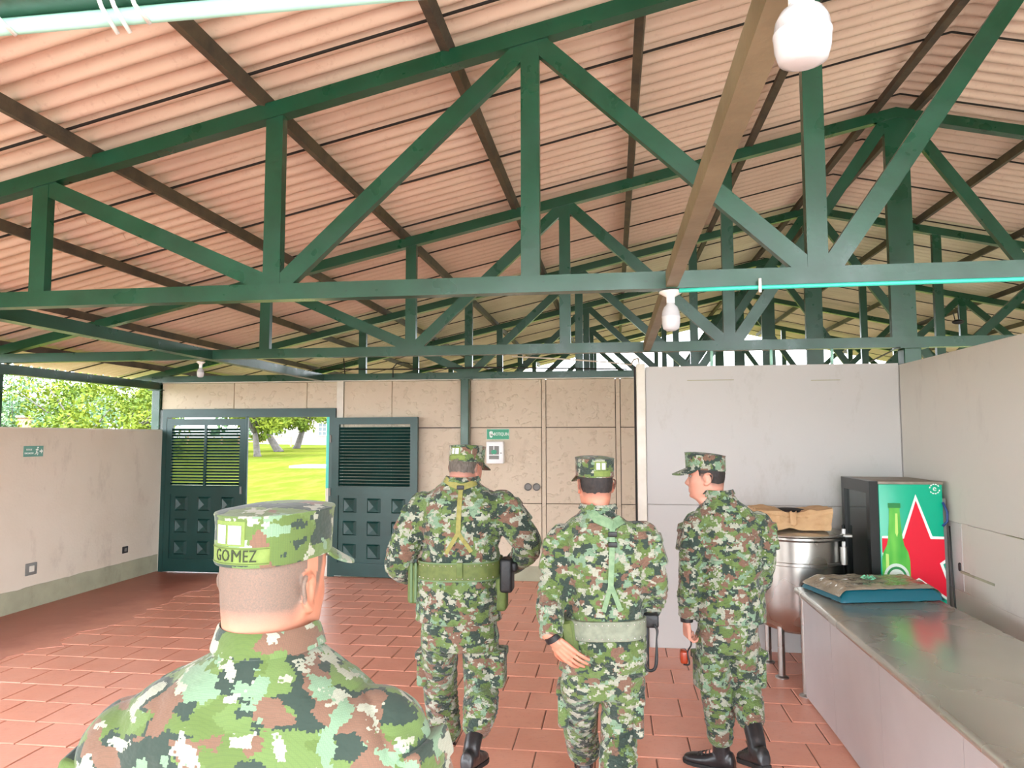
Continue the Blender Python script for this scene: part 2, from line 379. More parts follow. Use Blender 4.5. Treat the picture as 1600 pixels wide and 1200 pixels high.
# gusset lines: thin weld plates at the feet of the king posts
# ---------------------------------------------------------------- roof
roof = empty('ceiling', (XR, 9, ZROOF)); tag(roof, kind='structure')
PITCH, NC = .965, 7; ANG = math.atan(TAN); SLOPE = 9.38/math.cos(ANG); NS = 3; SL = SLOPE/NS
def sheet_mesh(s):
    m = MB(); n = NC*8; P = []
    for i in range(2):
        d = i*(SL+.06); r = []
        for k in range(n+1):
            yy = PITCH*k/n*1.02; r.append((s*d*math.cos(ANG), yy, -d*math.sin(ANG)+(.033*math.cos(2*math.pi*NC*k/n)+.005*math.cos(4*math.pi*NC*k/n))))
        P.append(r)
    m.grid(P, .006, (0, 0, 1))
    me = bpy.data.meshes.new('roof_sheet'); me.from_pydata(m.v, [], m.f)
    bm = bmesh.new(); bm.from_mesh(me); bmesh.ops.recalc_face_normals(bm, faces=bm.faces[:]); bm.to_mesh(me); bm.free()
    sharp(me, 50); me.materials.append(M['roof']); return me
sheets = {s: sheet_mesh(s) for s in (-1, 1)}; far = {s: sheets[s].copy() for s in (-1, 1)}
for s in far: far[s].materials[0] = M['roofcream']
ny = int((YB-YA)/PITCH)+1; y00 = 3.552-PITCH*math.ceil((3.552-YA)/PITCH)
for s in (-1, 1):
    for j in range(ny+1):
        for i in range(NS):
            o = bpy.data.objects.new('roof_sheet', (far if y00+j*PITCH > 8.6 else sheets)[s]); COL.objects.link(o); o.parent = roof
            d = i*SL; o.location = Vector((XR+s*d*math.cos(ANG), y00+j*PITCH, ZROOF+.034-d*math.sin(ANG)+.004*(NS-i)+.003*(j % 2)))-ORG['ceiling']
    # side laps: the shade line under each joint, drawn as a dark bar
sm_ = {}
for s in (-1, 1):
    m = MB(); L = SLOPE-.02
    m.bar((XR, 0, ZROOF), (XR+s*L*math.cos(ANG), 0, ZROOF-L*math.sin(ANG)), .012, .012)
    o0 = build(m, 'lap_shade_line', 'seam', roof); o0.location = (0, y00, -.004)
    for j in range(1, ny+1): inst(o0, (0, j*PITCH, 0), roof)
# ridge cap
m = MB(); w = .22
m.poly([(XR-w, YA, ZROOF+.06-w*TAN), (XR, YA, ZROOF+.075), (XR+w, YA, ZROOF+.06-w*TAN), (XR+w, YA, ZROOF+.07-w*TAN), (XR, YA, ZROOF+.087), (XR-w, YA, ZROOF+.07-w*TAN)], (0, YB-YA+.6, 0))
build(m, 'ridge_cap', 'roof', roof)
for s in (-1, 1):
    for k in range(9):
        x = XR+s*(.17+1.063*k); z = roofz(x)-.008
        build(MB().bar((x, YA-.1, z-.036), (x, YB+.3, z-.036), .052, .075, (s*-TAN, 0, 1)), 'purlin', 'purlin', roof)

# longitudinal members at chord level
b = build(MB().box(.275, .335, YA, 6.66, ZC+.006, ZC+.085), 'ceiling_beam', 'tanbeam'); tag(b, 'tan painted wooden beam running along the hall at chord level', 'beam')
b = build(MB().box(-3.95, -3.85, YA, YB, ZC-.004, ZC+CH), 'ceiling_beam', 'green'); tag(b, 'dark green beam running lengthwise to the cream slab wall near the door', 'beam')
b = build(MB().box(XL-.11, XL-.01, YA, YB, ZC-.1, ZC-.002), 'eave_beam', 'green'); tag(b, 'dark green eave beam above the low wall', 'beam')

# columns
def column(x, y, w, h, z0, label):
    o = empty('steel_column', (x, y, z0)); tag(o, label, 'column', 'green steel columns')
    build(MB().bbox(x-w/2, x+w/2, y-w/2, y+w/2, z0, h, .006, 1), 'shaft', 'green', o, sm=40)
    build(MB().box(x-w*.8, x+w*.8, y-w*.8, y+w*.8, h-.012, h), 'head_plate', 'green', o); return o
column(XL-.06, D2+.05, .11, ZC-.1, 1.92, 'green column standing on the open end of the low wall')
column(XL-.06, D1+.05, .11, ZC-.1, 0, 'green column standing clear of the low wall')
column(XL-.06, D3-.0, .12, ZC-.1, 1.92, 'green corner column between low wall and doorway wall')
column(XR-.02+.07, D2+.06, .14, ZC, .0, 'green column at the corner of the two pale partitions')
column(-1.892, D3-.09, .105, ZC, 0, 'slim green column against the cream slab wall')
column(XL-.06, D[0]+.05, .11, ZC-.1, 0, 'green column at the end of the truss with the mint conduit')
for y in D[4:]:
    column(2*XR-XL, y+.05, .11, ZC, -.0, 'green column beyond the cream slab wall')

# ---------------------------------------------------------------- walls
wl = build(MB().box(XL-.13, XL, 4.7, D3+.12, 0, 1.921), 'wall_left', 'wall_left', org=(XL-.06, 4, 0)); tag(wl, kind='structure')
def rag_strip(y0, y1, x, h, n, nx):
    """painted skirting with a hand-cut upper edge, on a wall of constant x"""
    P = []
    for yy in np.linspace(y0, y1, n):
        hh = h+.012*noise.noise((yy*3.1, 1, 2))+.006*noise.noise((yy*11, 1, 2)); P.append([(x, yy, 0), (x, yy, hh*.5), (x, yy, hh)])
    return MB().grid(P, .006, (nx, 0, 0))
tag(build(rag_strip(4.7, D3, XL, .235, 120, 1), 'baseboard_left', 'basegrey'), kind='structure')
build(MB().box(XL-.14, XL+.006, 4.7, D3, 1.916, 1.93), 'wall_coping', 'offwhite', wl)

wb = empty('wall_back', (-2, D3, 0)); tag(wb, kind='structure')
build(MB().box(-3.64, XW, D3+.02, D3+.08, 0, 2.56), 'wall_core', 'seam', wb)
build(MB().box(-6.2, -3.6, D3+.02, D3+.08, 2.2, 2.56), 'wall_core', 'seam', wb)
def slab(x0, x1, z0, z1, f=.0):
    build(MB().bbox(x0+.004, x1-.004, D3-.012-f, D3+.05, z0+.004, z1-.004, .004, 1), 'wall_slab', 'wall_back', wb)
XS = [-6.19, -5.126, -4.08, -3.6]
for a, c in zip(XS[:-1], XS[1:]): slab(a, c, 2.205, 2.565, random.uniform(0, .006))
XS = [-3.56, -2.897, -1.95, -1.84, -.91, -.854, .03, .091, 1.1, 2.4]
for a, c in zip(XS[:-1], XS[1:]):
    strip = c-a < .2
    if strip: slab(a, c, .0, 2.565, .008)
    else:
        for z0, z1 in ((0, .975), (.975, 1.943), (1.943, 2.565)): slab(a, c, z0, z1, random.uniform(-.003, .007))
build(MB().bbox(-3.656, -3.565, D3-.03, D3+.05, .0, 2.565, .004, 1), 'joint_strip', 'offwhite', wb)
P = [[(xx, D3-.018, 0), (xx, D3-.018, (.19+.01*noise.noise((xx*4, 0, 5)))*.5), (xx, D3-.018, .19+.01*noise.noise((xx*4, 0, 5)))] for xx in np.linspace(-3.56, XW, 70)]
tag(build(MB().grid(P, .02, (0, 1, 0)), 'baseboard_back', 'basegrey'), kind='structure')
build(MB().box(-6.19, XW, D3-.02, D3+.06, 2.566, 2.578), 'top_flashing', 'offwhite', wb)
build(MB().box(-2.9, -1.98, D3-.03, D3-.012, 1.936, 1.945), 'crack_joint', 'seam', wb)

wp = empty('wall_partition', (1.3, D2, 0)); tag(wp, kind='structure')
build(MB().box(.3, XW+.06, D2+.02, D2+.06, 0, 2.43), 'wall_core', 'wall_grey', wp)
build(MB().bbox(.289, XW-.006, D2, D2+.05, 1.231, 2.444, .003, 1), 'board', 'wall_grey', wp)
build(MB().bbox(.289, XW-.006, D2, D2+.05, .0, 1.227, .003, 1), 'board', 'wall_grey', wp)
build(MB().bbox(.208, .286, D2-.015, D2+.08, 0, 2.47, .004, 1), 'end_trim', 'offwhite', wp)
build(MB().box(.188, .205, D2, D2+.06, 0, 2.45), 'edge_channel', 'seam', wp)
for px, w in ((1110, .5), (1290, .3)):          # rust lines printed by an old rail
    p = atY(px, 594, D2)
    build(MB().box(p.x-w*.4, p.x+w*.4, D2-.0015, D2+.001, p.z-.0035, p.z+.0035), 'rust_line', 'basegrey', wp)
for px in (1112, 1205, 1300):                    # short pipes standing on the partition
    p = atY(px, 560, D2+.03)
    build(MB().tube([(p.x, D2+.03, 2.44), (p.x, D2+.03, ZC)], .014, 8), 'stub_pipe', 'mint', wp, sm=True)
wr = empty('wall_right', (XW, 4, 0)); tag(wr, kind='structure')
build(MB().box(XW+.01, XW+.06, 2.3, D2+.02, 0, 2.425), 'wall_core', 'wall_right', wr)
for z0, z1, y0, y1 in ((1.211, 2.43, 2.3, D2-.004), (0, .735, 2.3, D2-.004)):
    build(MB().bbox(XW, XW+.05, y0, y1, z0, z1, .003, 1), 'board', 'wall_right', wr)
# hatch band between the boards: jamb, sliding shutter and ledge
build(MB().bbox(XW+.006, XW+.05, 5.56, D2-.004, .735, 1.207, .002, 1), 'hatch_jamb', 'wall_grey', wr)
build(MB().bbox(XW+.02, XW+.05, 5.46, 5.56, .735, 1.207, .002, 1), 'hatch_track', 'signfade', wr)
build(MB().bbox(XW+.0, XW+.04, 2.3, 5.455, .735, 1.207, .002, 1), 'hatch_shutter', 'wall_right', wr)
build(MB().box(XW-.004, XW+.02, 5.12, 5.58, .862, .878), 'hatch_gap', 'basegrey', wr)
m = MB(); m.bbox(XW-.004, XW+.02, 5.585, 5.62, .868, .93, .012, 3); build(m, 'finger_slot', 'black', wr)
build(MB().box(XW-.004, XW+.02, 4.2, 4.95, 1.2045, 1.2095), 'shutter_line', 'basegrey', wr)

# ---------------------------------------------------------------- double door
door = empty('door_1', (-4.9, D3, 0)); tag(door, kind='structure')
F0, F1, FT = -6.14, -3.654, 2.206
m = MB(); m.box(F0, F0+.06, D3-.06, D3+.06, 0, FT); m.box(F1-.085, F1, D3-.06, D3+.06, 0, FT); m.box(F0, F1, D3-.062, D3+.06, 2.092, FT)
build(m, 'door_frame', 'door', door)
build(MB().bbox(F1-.13, F1-.085, D3-.05, D3+.03, 1.15, 2.09, .004, 1), 'painted_jamb', 'cyan', door)
build(MB().bbox(F1-.13, F1-.085, D3-.05, D3+.03, 0, 1.145, .004, 1), 'bare_jamb', 'offwhite', door)
def leaf(mt, mull):
    """louvred leaf, local x 0..1.2 along the leaf, y thickness, z up; front face at y=0"""
    Wd, H = 1.195, 2.06; T = .045
    lf = MB(); st = .1
    for a in ((0, st, 0, H), (Wd-st, Wd, 0, H), (st, Wd-st, H-.09, H), (st, Wd-st, 1.04, 1.16), (st, Wd-st, 0, .17)): lf.box(a[0], a[1], 0, T, a[2], a[3], mt)
    lf.box(st, Wd-st, .018, T-.01, .16, 1.05, mt)
    o = build(lf, 'door_leaf', 'door', door)
    n = 19; z0, z1 = 1.16, H-.09-.035
    for k in range(n):
        z = z0+(z1-z0)*(k+.5)/n; ang = math.radians(-40)
        q = mt @ Matrix.Translation((0, T/2, z)) @ Matrix.Rotation(ang, 4, 'X')
        build(MB().box(st, Wd-st, -.0235, .0235, -.003, .004, q), 'slat', 'door', o)
    if mull: build(MB().box(Wd/2-.018, Wd/2+.018, -.006, .02, 1.16, H-.09, mt), 'mullion', 'door', o)
    for r in range(3):
        for c in range(3):
            cx, zz = st+.16+(Wd-2*st-.32)*c/2, .32+.295*r; a, b2 = .095, .075
            vs = [(cx-a, .0185, zz-b2*1.25), (cx+a, .0185, zz-b2*1.25), (cx+a, .0185, zz+b2*1.25), (cx-a, .0185, zz+b2*1.25), (cx-a*.72, -.012, zz-b2), (cx+a*.72, -.012, zz-b2), (cx+a*.72, -.012, zz+b2), (cx-a*.72, -.012, zz+b2), (cx, .006, zz-.01), ]
            vs = [mt @ Vector(p) for p in vs]
            build(MB().add(vs, [(0, 1, 5, 4), (1, 2, 6, 5), (2, 3, 7, 6), (3, 0, 4, 7), (4, 5, 8), (5, 6, 8), (6, 7, 8), (7, 4, 8), (3, 2, 1, 0)]), 'raised_panel', 'door', o)
    return o
lf = leaf(Matrix.Translation((-6.1, D3-.055, .012)), True)
tag(lf, 'closed louvred leaf with centre mullion')
build(MB().bbox(-4.915, -4.88, D3-.085, D3-.05, .05, 2.1, .004, 1), 'meeting_stile', 'door', lf)
build(MB().bbox(-4.985, -4.955, D3-.075, D3-.05, 1.06, 1.16, .006, 2), 'latch_plate', 'grey', lf)
rl = leaf(Matrix.Translation((-3.695, D3-.075, .02)) @ Matrix.Rotation(math.radians(-4.5), 4, 'Z'), False)
tag(rl, 'louvred leaf swung open against the cream slabs')
for z in (.4, 1.1, 1.8): build(MB().tube([(-3.715, D3-.07, z-.05), (-3.715, D3-.07, z+.05)], .012, 8), 'hinge', 'grey', rl)

# ---------------------------------------------------------------- outdoors
t = NT('foliage_bright'); v = t.geo()
M['leaf'] = t.done(t.mix(t.step(t.noise(v, .9, 3), .5, .15), srgb(104, 114, 34), srgb(78, 98, 36)), .8, Specular_IOR_Level=.1)
M['leaf2'] = mat('foliage_blue', srgb(66, 100, 74), .6, 0, srgb(86, 112, 66), 1.2, 3, world=True)
M['bark'] = mat('grey_bark', srgb(92, 86, 82), .9, 0, srgb(70, 66, 62), 4, 4, (9, .6, .05), world=True)
def tree(x, y, h, crown, trunk_r, lean, label, group, nl=2600, leafs='leaf', ls=.16, forks=4, cz0=.35, dens=26):
    z0 = gz(x, y); rg = np.random.default_rng(int(abs(x*13+y*7))); o = empty('tree', (x, y, z0)); tag(o, label, 'tree', group)
    m = MB(); base = Vector((x, y, z0-.1)); top = base+Vector((lean, 0, h*cz0+.1))
    m.tube([base, base+(top-base)*.2, base+(top-base)*.6, top], [trunk_r*1.35, trunk_r, trunk_r*.9, trunk_r*.75], 9)
    ends = []
    for k in range(forks):
        a = 2*math.pi*(k+rg.uniform(-.2, .2))/forks
        e = top+Vector((math.cos(a)*crown*.55, math.sin(a)*crown*.5, h*rg.uniform(.18, .4)))
        mid = (top+e)/2+Vector((0, 0, h*.06)); m.tube([top-Vector((0, 0, .1)), mid, e], [trunk_r*.62, trunk_r*.42, trunk_r*.2], 7); ends += [mid, e]
        for j in range(2):
            e2 = e+Vector((rg.uniform(-1, 1)*crown*.45, rg.uniform(-1, 1)*crown*.4, h*rg.uniform(.0, .22))); m.tube([mid, e2], [trunk_r*.3, trunk_r*.1], 6); ends.append(e2)
    build(m, 'trunk', 'bark', o, sm=True)
    cl = []
    while len(cl) < dens:
        p = rg.normal(size=3); p /= np.linalg.norm(p); p *= rg.uniform(.35, 1)**.5
        c = Vector((x+lean+p[0]*crown, y+p[1]*crown, z0+h*(cz0+.34)+p[2]*h*(1-cz0)*.52)); cl.append((c, rg.uniform(.18, .34)*crown))
    cl += [(e, crown*.25) for e in ends]
    vs, fs = [], []
    for i in range(nl):
        c, r = cl[rg.integers(len(cl))]; d = rg.normal(size=3); d *= r*rg.uniform(.3, 1)/max(1e-6, np.linalg.norm(d)); q = Vector(c)+Vector((d[0], d[1], d[2]*.7))
        u = Vector(rg.normal(size=3)).normalized(); w = u.orthogonal().normalized(); s = ls*rg.uniform(.6, 1.3); i0 = len(vs)
        vs += [q-u*s, q+w*s*.45, q+u*s, q-w*s*.45]; fs.append((i0, i0+1, i0+2, i0+3))
    f = build(MB().add(vs, fs), 'foliage', leafs, o); tag(f, kind='stuff')
    return o
for i, (px, wv_, lean) in enumerate(((403, .2, -.2), (437, .26, -1.0), (463, .24, .5))):
    p = atY(px, 700, 45)
    tree(p.x*(41+i*5.5)/45, 41+i*5.5, 7., 2.5, wv_, lean, ['grey-trunked tree beyond the doorway beside the fence', 'forked tree beyond the doorway with a leaning limb', 'slim-trunked tree beyond the doorway before the white building'][i], 'trees on the lawn', 5200, ls=.16, cz0=.2, dens=40)
for px, Y, h, cr, lf_, lab in ((150, 20, 4.2, 2.4, 'leaf', 'bright yellow-green tree seen over the low wall'), (40, 27, 4.7, 2.8, 'leaf2', 'bluish-green shrub tree seen over the low wall'),
                               (225, 43, 7., 2.2, 'leaf', 'bright tree behind the green corner column'), (90, 36, 6.6, 3.2, 'leaf', 'tall yellow-green tree behind the bluish shrub over the low wall'), ):
    p = atY(px, 640, Y); tree(p.x, Y, h, cr, .12, .2, lab, 'trees over the low wall', 7000, lf_, .075, cz0=.2, dens=60)
# hedge line far behind so the horizon is green
for i, x in enumerate(np.linspace(-78, 10, 9)):
    tree(x, 84+3*math.sin(i*2.1), 8.5, 4.0, .3, 0, 'hazy green tree in the row behind the white building', 'far tree row', 1500, 'leaf2', .4, cz0=.1)
# white building
M['bwall'] = plaster('building_wall', srgb(150, 142, 138), srgb(142, 134, 130), srgb(126, 118, 112)); M['broof'] = mat('building_roof', srgb(130, 126, 124), .8, 0, srgb(116, 112, 110), 2)
p = atY(455, 690, 62); zb = gz(p.x, 62)
bl = empty('building', (p.x+6, 64, zb)); tag(bl, 'long white single-storey building across the lawn', 'building')
build(MB().box(p.x-3.5, p.x+22, 62, 70, zb-.3, zb+2.75), 'wall', 'bwall', bl)
m = MB(); m.poly([(p.x-4.2, 61.2, zb+2.7), (p.x-4.2, 66, zb+4.4), (p.x-4.2, 70.8, zb+2.7), (p.x-4.2, 66, zb+4.2)], (27, 0, 0)); build(m, 'roof', 'broof', bl)
M['pane'] = mat('bluish_pane', srgb(84, 94, 100), .2)
for x0 in (-2.4, 2.55, 5.6, 9):
    f = MB(); xx = p.x+x0; z0, z1 = zb+.75, zb+1.95; w = 1.5
    for a in ((xx, xx+.07, z0, z1), (xx+w-.07, xx+w, z0, z1), (xx, xx+w, z0, z0+.07), (xx, xx+w, z1-.07, z1)): f.box(a[0], a[1], 61.93, 62.02, a[2], a[3])
    for k in range(1, 4): f.box(xx+w*k/4-.025, xx+w*k/4+.025, 61.95, 62.02, z0, z1)
    for k in range(1, 3): f.box(xx, xx+w, 61.95, 62.02, z0+(z1-z0)*k/3-.025, z0+(z1-z0)*k/3+.025)
    wd = build(f, 'window', 'offwhite', bl)
    for k in range(4): build(MB().box(xx+w*k/4, xx+w*(k+1)/4, 61.985, 62.01, z0, z1), 'pane', 'pane', wd)
# low rail fence left of it and pale slab in the grass
p = atY(400, 697, 52); p = p*1.08; fz = gz(p.x, 56); fo = empty('fence', (p.x, 56, fz)); tag(fo, 'low terracotta rail fence behind the trees on the lawn', 'fence')
M['terra'] = mat('terracotta_paint', srgb(196, 140, 110), .7)
for k in range(7): build(MB().box(p.x-6+k*1.5, p.x-5.88+k*1.5, 56, 56.1, fz-.2, fz+.75), 'fence_post', 'terra', fo)
for z in (.3, .62): build(MB().box(p.x-6, p.x+3.1, 56.02, 56.08, fz+z, fz+z+.1), 'rail', 'terra', fo)
p = atY(505, 711, 34); tag(build(MB().bbox(p.x-1.4, p.x+2.5, 33.2, 35.2, gz(p.x, 34)-.1, gz(p.x, 34)+.09, .03, 1), 'concrete_slab', 'broof'), 'pale concrete slab lying in the lawn', 'slab')
p = atY(38, 655, 30); o = empty('gate_pillar', (p.x, 21, gz(p.x, 21))); p = atY(38, 664, 21)
tag(o, 'small pinkish pillar between the shrubs over the low wall', 'pillar'); ORG[o.name] = Vector((p.x, 21, gz(p.x, 21))); o.location = ORG[o.name]
build(MB().bbox(p.x-.14, p.x+.14, 20.86, 21.14, gz(p.x, 21)-.1, p.z+.22, .02, 1), 'shaft', 'terra', o); build(MB().bbox(p.x-.19, p.x+.19, 20.81, 21.19, p.z+.22, p.z+.3, .02, 1), 'cap', 'bwall', o)
# ---------------------------------------------------------------- stainless counter
ct = empty('steel_counter', (1.72, 4, 0)); tag(ct, 'long stainless steel counter with sheet-metal front along the pale right wall', 'counter')
CX0, CX1, CY0, CY1, CZ = 1.265, 2.12, 2.0, 5.52, .75
m = MB(); m.bbox(CX0, CX1, CY0, CY1, CZ-.045, CZ, .018, 4); build(m, 'counter_top', 'steeltop', ct, sm=50)
ys = [CY0+.05, 3.05, 3.95, 4.75, CY1-.1]
for a, c in zip(ys[:-1], ys[1:]):
    P = [[(1.30+.012*(1-zz/.7)+.004*math.sin(yy*3+zz*5), yy, zz) for zz in np.linspace(.02, CZ-.045, 7)] for yy in np.linspace(a+.002, c-.002, 7)]
    build(MB().grid(P, .012, (1, 0, 0)), 'front_sheet', 'steelfront', ct, sm=30)
build(MB().bbox(1.33, CX1-.02, CY1-.16, CY1-.13, .05, CZ-.045, .003, 1), 'end_sheet', 'steelfront', ct)
for x, y in ((1.325, CY1-.035), (CX1-.06, CY1-.035), (1.34, 3.2), (CX1-.06, 3.2), (1.34, 2.1), (CX1-.06, 2.1)):
    lg = build(MB().tube([(x, y, .012), (x, y, CZ-.05)], .024, 12), 'leg', 'steel', ct, sm=40)
    build(MB().lathe([(.05, 0), (.05, .008), (.028, .02)], (x, y, 0), 14), 'foot_flange', 'steel', lg, sm=40)

# shrink-wrapped teal tray on the counter
M['teal'] = mat('teal_plastic', srgb(18, 92, 108), .35)
M['film'] = mat('wrinkled_film', srgb(168, 156, 136), .12, .35, srgb(140, 132, 116), 6, 3, (9, .8, .03))
M['clear'] = mat('film_edge', srgb(206, 214, 208), .1, .2)
M['ribbon'] = mat('green_ribbon', srgb(120, 200, 160), .5)
tq = [Vector((1.31, 5.50, 0)), Vector((1.44, 4.99, 0)), Vector((2.13, 5.16, 0)), Vector((2.10, 5.62, 0))]   # left-back, left-front, right-front, right-back
CZ += .004; tr = empty('wrapped_tray', (1.75, 5.3, CZ)); tag(tr, 'flat teal tray shrink-wrapped in wrinkled clear film on the steel counter', 'tray')
def bil(u, v): return (tq[1]*(1-u)+tq[2]*u)*(1-v)+(tq[0]*(1-u)+tq[3]*u)*v
n = 28; P = []
for i in range(n+1):
    r = []
    for j in range(n+1):
        u, v = i/n, j/n; e = min(u, 1-u, v, 1-v); q = bil(u, v); dome = min(1, e*9)**.5
        q = q.copy(); q.z = CZ+.004+.072*dome+.004*noise.noise((u*9, v*9, 1)); r.append(q)
    P.append(r)
build(MB().grid(P, .003, (0, 0, -1)), 'tray', 'teal', tr, sm=True)
P = []
for i in range(n*2+1):
    r = []
    for j in range(n*2+1):
        u, v = i/n/2, j/n/2; uu, vv = .5+(u-.5)*.985, .5+(v-.5)*.92+.03; e = min(uu, 1-uu, vv, 1-vv); q = bil(uu, vv).copy()
        w = abs(noise.noise((u*6+2, v*9, 3)))*.022+abs(noise.noise((u*17, v*15, 7)))*.007
        q.z = CZ+.012+.078*min(1, e*9)**.5+w*min(1, e*6); r.append(q)
    P.append(r)
build(MB().grid(P, .0015, (0, 0, -1)), 'film', 'film', tr, sm=True)
c = bil(.42, .42); c.z = CZ+.105; rb = MB()
for a in range(5):
    d = Vector((math.cos(a*1.3), math.sin(a*1.3), .2)); rb.tube([c, c+d*.025+Vector((0, 0, .018)), c+d*.045, c+d*.02+Vector((0, 0, -.002))], [(.002, .007), (.002, .009), (.002, .008), (.002, .004)], 6)
build(rb, 'bow', 'ribbon', tr, sm=True)

CZ -= .004
# ---------------------------------------------------------------- steam kettle
KX, KY, KR = 1.425, 6.07, .335
kt = empty('steam_kettle', (KX, KY, 0)); tag(kt, 'round stainless cooking kettle on tube legs behind the steel counter', 'kettle')
c = (KX, KY, 0)
build(MB().lathe([(.08, .315), (.2, .325), (.28, .36), (.32, .43), (KR, .55), (KR, .845), (KR+.006, .85), (KR+.006, .87), (KR, .875), (KR, 1.03), (KR+.022, 1.045), (KR+.022, 1.06), (KR-.01, 1.065), (0.001, 1.065)], c, 56), 'vessel', 'steel', kt, sm=35)
build(MB().lathe([(KR+.012, 1.066), (KR+.014, 1.078), (KR-.03, 1.094), (.2, 1.105), (.001, 1.108)], c, 56), 'lid', 'steeltop', kt, sm=40)
for a in (20, 110, 200, 290):
    a = math.radians(a+28); x, y = KX+.27*math.cos(a), KY+.27*math.sin(a)
    lg = build(MB().tube([(x, y, .012), (x, y, .42)], .026, 12), 'leg', 'steel', kt, sm=40)
    build(MB().lathe([(.05, 0), (.05, .01), (.03, .02)], (x, y, 0), 14), 'foot_flange', 'steel', lg, sm=40)
pz = .17; pp = [(KX-.01, KY-.2, .34)]+[(KX-.01+.07*(1-math.cos(a)), KY-.2, .24-.07*math.sin(a)) for a in np.linspace(0, math.pi/2, 6)]+[(KX+.3, KY-.2, .17)]
build(MB().tube(pp, .028, 12), 'drain_pipe', 'steel', kt, sm=50)
build(MB().tube([(KX+.07, KY-.2, .17), (KX+.1, KY-.2, .17)], .036, 14), 'pipe_collar', 'steel', kt, sm=40)
a = math.radians(-38); x, y = KX+(KR+.03)*math.cos(a), KY+(KR+.03)*math.sin(a)
v = build(MB().tube([(x, y, .86), (x, y, .99)], .03, 12), 'side_valve', 'steel', kt, sm=40); build(MB().tube([(x, y, .99), (x, y, 1.03)], .013, 10), 'valve_stem', 'white', v, sm=40)
build(MB().bbox(KX+KR-.03, KX+KR+.04, KY-.16, KY-.08, 1.05, 1.075, .006, 2), 'lid_hinge', 'steel', kt)
build(MB().tube([(KX+KR-.02, KY-.14, 1.07), (KX+KR-.02, KY-.14, 1.115)], .015, 10), 'hinge_pin', 'white', kt, sm=40)

# crumpled paper sack lying on the lid
sk = empty('paper_sack', (1.34, 5.98, 1.105)); tag(sk, 'crumpled brown paper sack lying on the kettle lid', 'sack')
bm = bmesh.new(); bmesh.ops.create_cube(bm, size=1); bmesh.ops.subdivide_edges(bm, edges=bm.edges[:], cuts=18, use_grid_fill=True)
for p in bm.verts:
    q = p.co.copy(); e = max(abs(q.x), abs(q.z))*2
    x, y, z = q.x*.56, q.y*.34, q.z*.135
    pinch = math.exp(-((q.x+.02)/.09)**2); k = Vector((q.x*5, q.y*4, q.z*3))
    fold = abs(noise.noise(k))*.03-abs(noise.noise(k*2.3+Vector((3, 1, 0))))*.016
    z = z*(1-.25*pinch)+fold*(1 if q.z > 0 else .15)+(.018*abs(q.x)*2 if q.z > 0 else 0)
    y = y*(1-.1*pinch)+noise.noise(k*1.5)*.018
    p.co = Vector((1.345+x+.02*q.z, 5.98+y, 1.178+z+.02*x*(1 if q.z > 0 else .4)))
build(MB().bm(bm), 'sack', 'paper', sk, sm=28)
build(MB().grid([[(1.2+.26*i/8, 5.86+.035*j+.01*math.sin(i), 1.232+.014*math.sin(math.pi*i/8)+.012*j) for j in range(3)] for i in range(9)], .004, (0, 0, 1)), 'torn_flap', 'seam', sk, sm=True)
build(MB().grid([[(1.32+.05*i/4, 5.79+.004*j, 1.15+.1*j/5+.01*math.sin(i*2)) for j in range(6)] for i in range(5)], .004, (0, 1, 0)), 'paper_tuck', 'paper', sk, sm=True)

# ---------------------------------------------------------------- bottle cooler
FX0, FX1, FY0, FY1, FZ = 1.925, 2.365, 5.7, 6.36, 1.492
fr = empty('drinks_cooler', ((FX0+FX1)/2, (FY0+FY1)/2, 0)); tag(fr, 'green drinks cooler with red star and beer bottle printed on its side', 'cooler')
M['coolergreen'] = mat('cooler_green', srgb(0, 176, 138), .3); M['starred'] = mat('star_red', srgb(226, 22, 52), .3); M['cooltop'] = mat('cooler_top', srgb(150, 140, 126), .5, 0, srgb(120, 112, 100), 6)
M['coolblack'] = mat('cooler_black', srgb(22, 26, 26), .3); M['bgreen'] = mat('bottle_green', srgb(60, 168, 60), .3, 0, srgb(120, 204, 84), 9, 2, stretch=(1, 1, .3)); M['bcap'] = mat('bottle_cap_green', srgb(40, 130, 70), .3)
M['blite'] = mat('bottle_light', srgb(190, 224, 120), .3); M['blabel'] = mat('bottle_label', srgb(214, 226, 216), .4); M['hose'] = mat('blue_hose', srgb(24, 60, 120), .4)
build(MB().bbox(FX0, FX1, FY0, FY1, .06, FZ-.02, .008, 2), 'cabinet', 'coolergreen', fr, sm=40)
build(MB().bbox(FX0-.004, FX1+.004, FY0-.004, FY1, FZ-.022, FZ, .006, 2), 'top_panel', 'cooltop', fr, sm=40)
build(MB().box(FX0+.02, FX1, FY0+.02, FY1-.02, 0, .06), 'plinth', 'coolblack', fr)
build(MB().bbox(FX1+.0, FX1+.03, FY0+.02, FY1-.02, .1, FZ-.12, .004, 1), 'back_grille', 'grey', fr)
dr = MB(); dx0, dx1 = FX0-.065, FX0-.004
for a in ((FY0, FY0+.07, .08, FZ), (FY1-.07, FY1, .08, FZ), (FY0+.07, FY1-.07, FZ-.09, FZ), (FY0+.07, FY1-.07, .08, .2)): dr.box(dx0, dx1, a[0], a[1], a[2], a[3])
dd = build(dr, 'cooler_door', 'coolblack', fr)
build(MB().box(dx0+.02, dx0+.028, FY0+.07, FY1-.07, .2, FZ-.09), 'glass_pane', 'glass', dd)
build(MB().bbox(dx0-.02, dx0, FY1-.05, FY1-.03, .7, 1.1, .006, 2), 'door_handle', 'coolblack', dd)
FYs = FY0-.004
def decal(pts, d, name, mt, par, lift): return build(MB().poly([(x, FYs-lift, z) for x, z in pts], (0, .0015, 0)), name, mt, par)
cxs, czs, R = 2.178, .955, .40
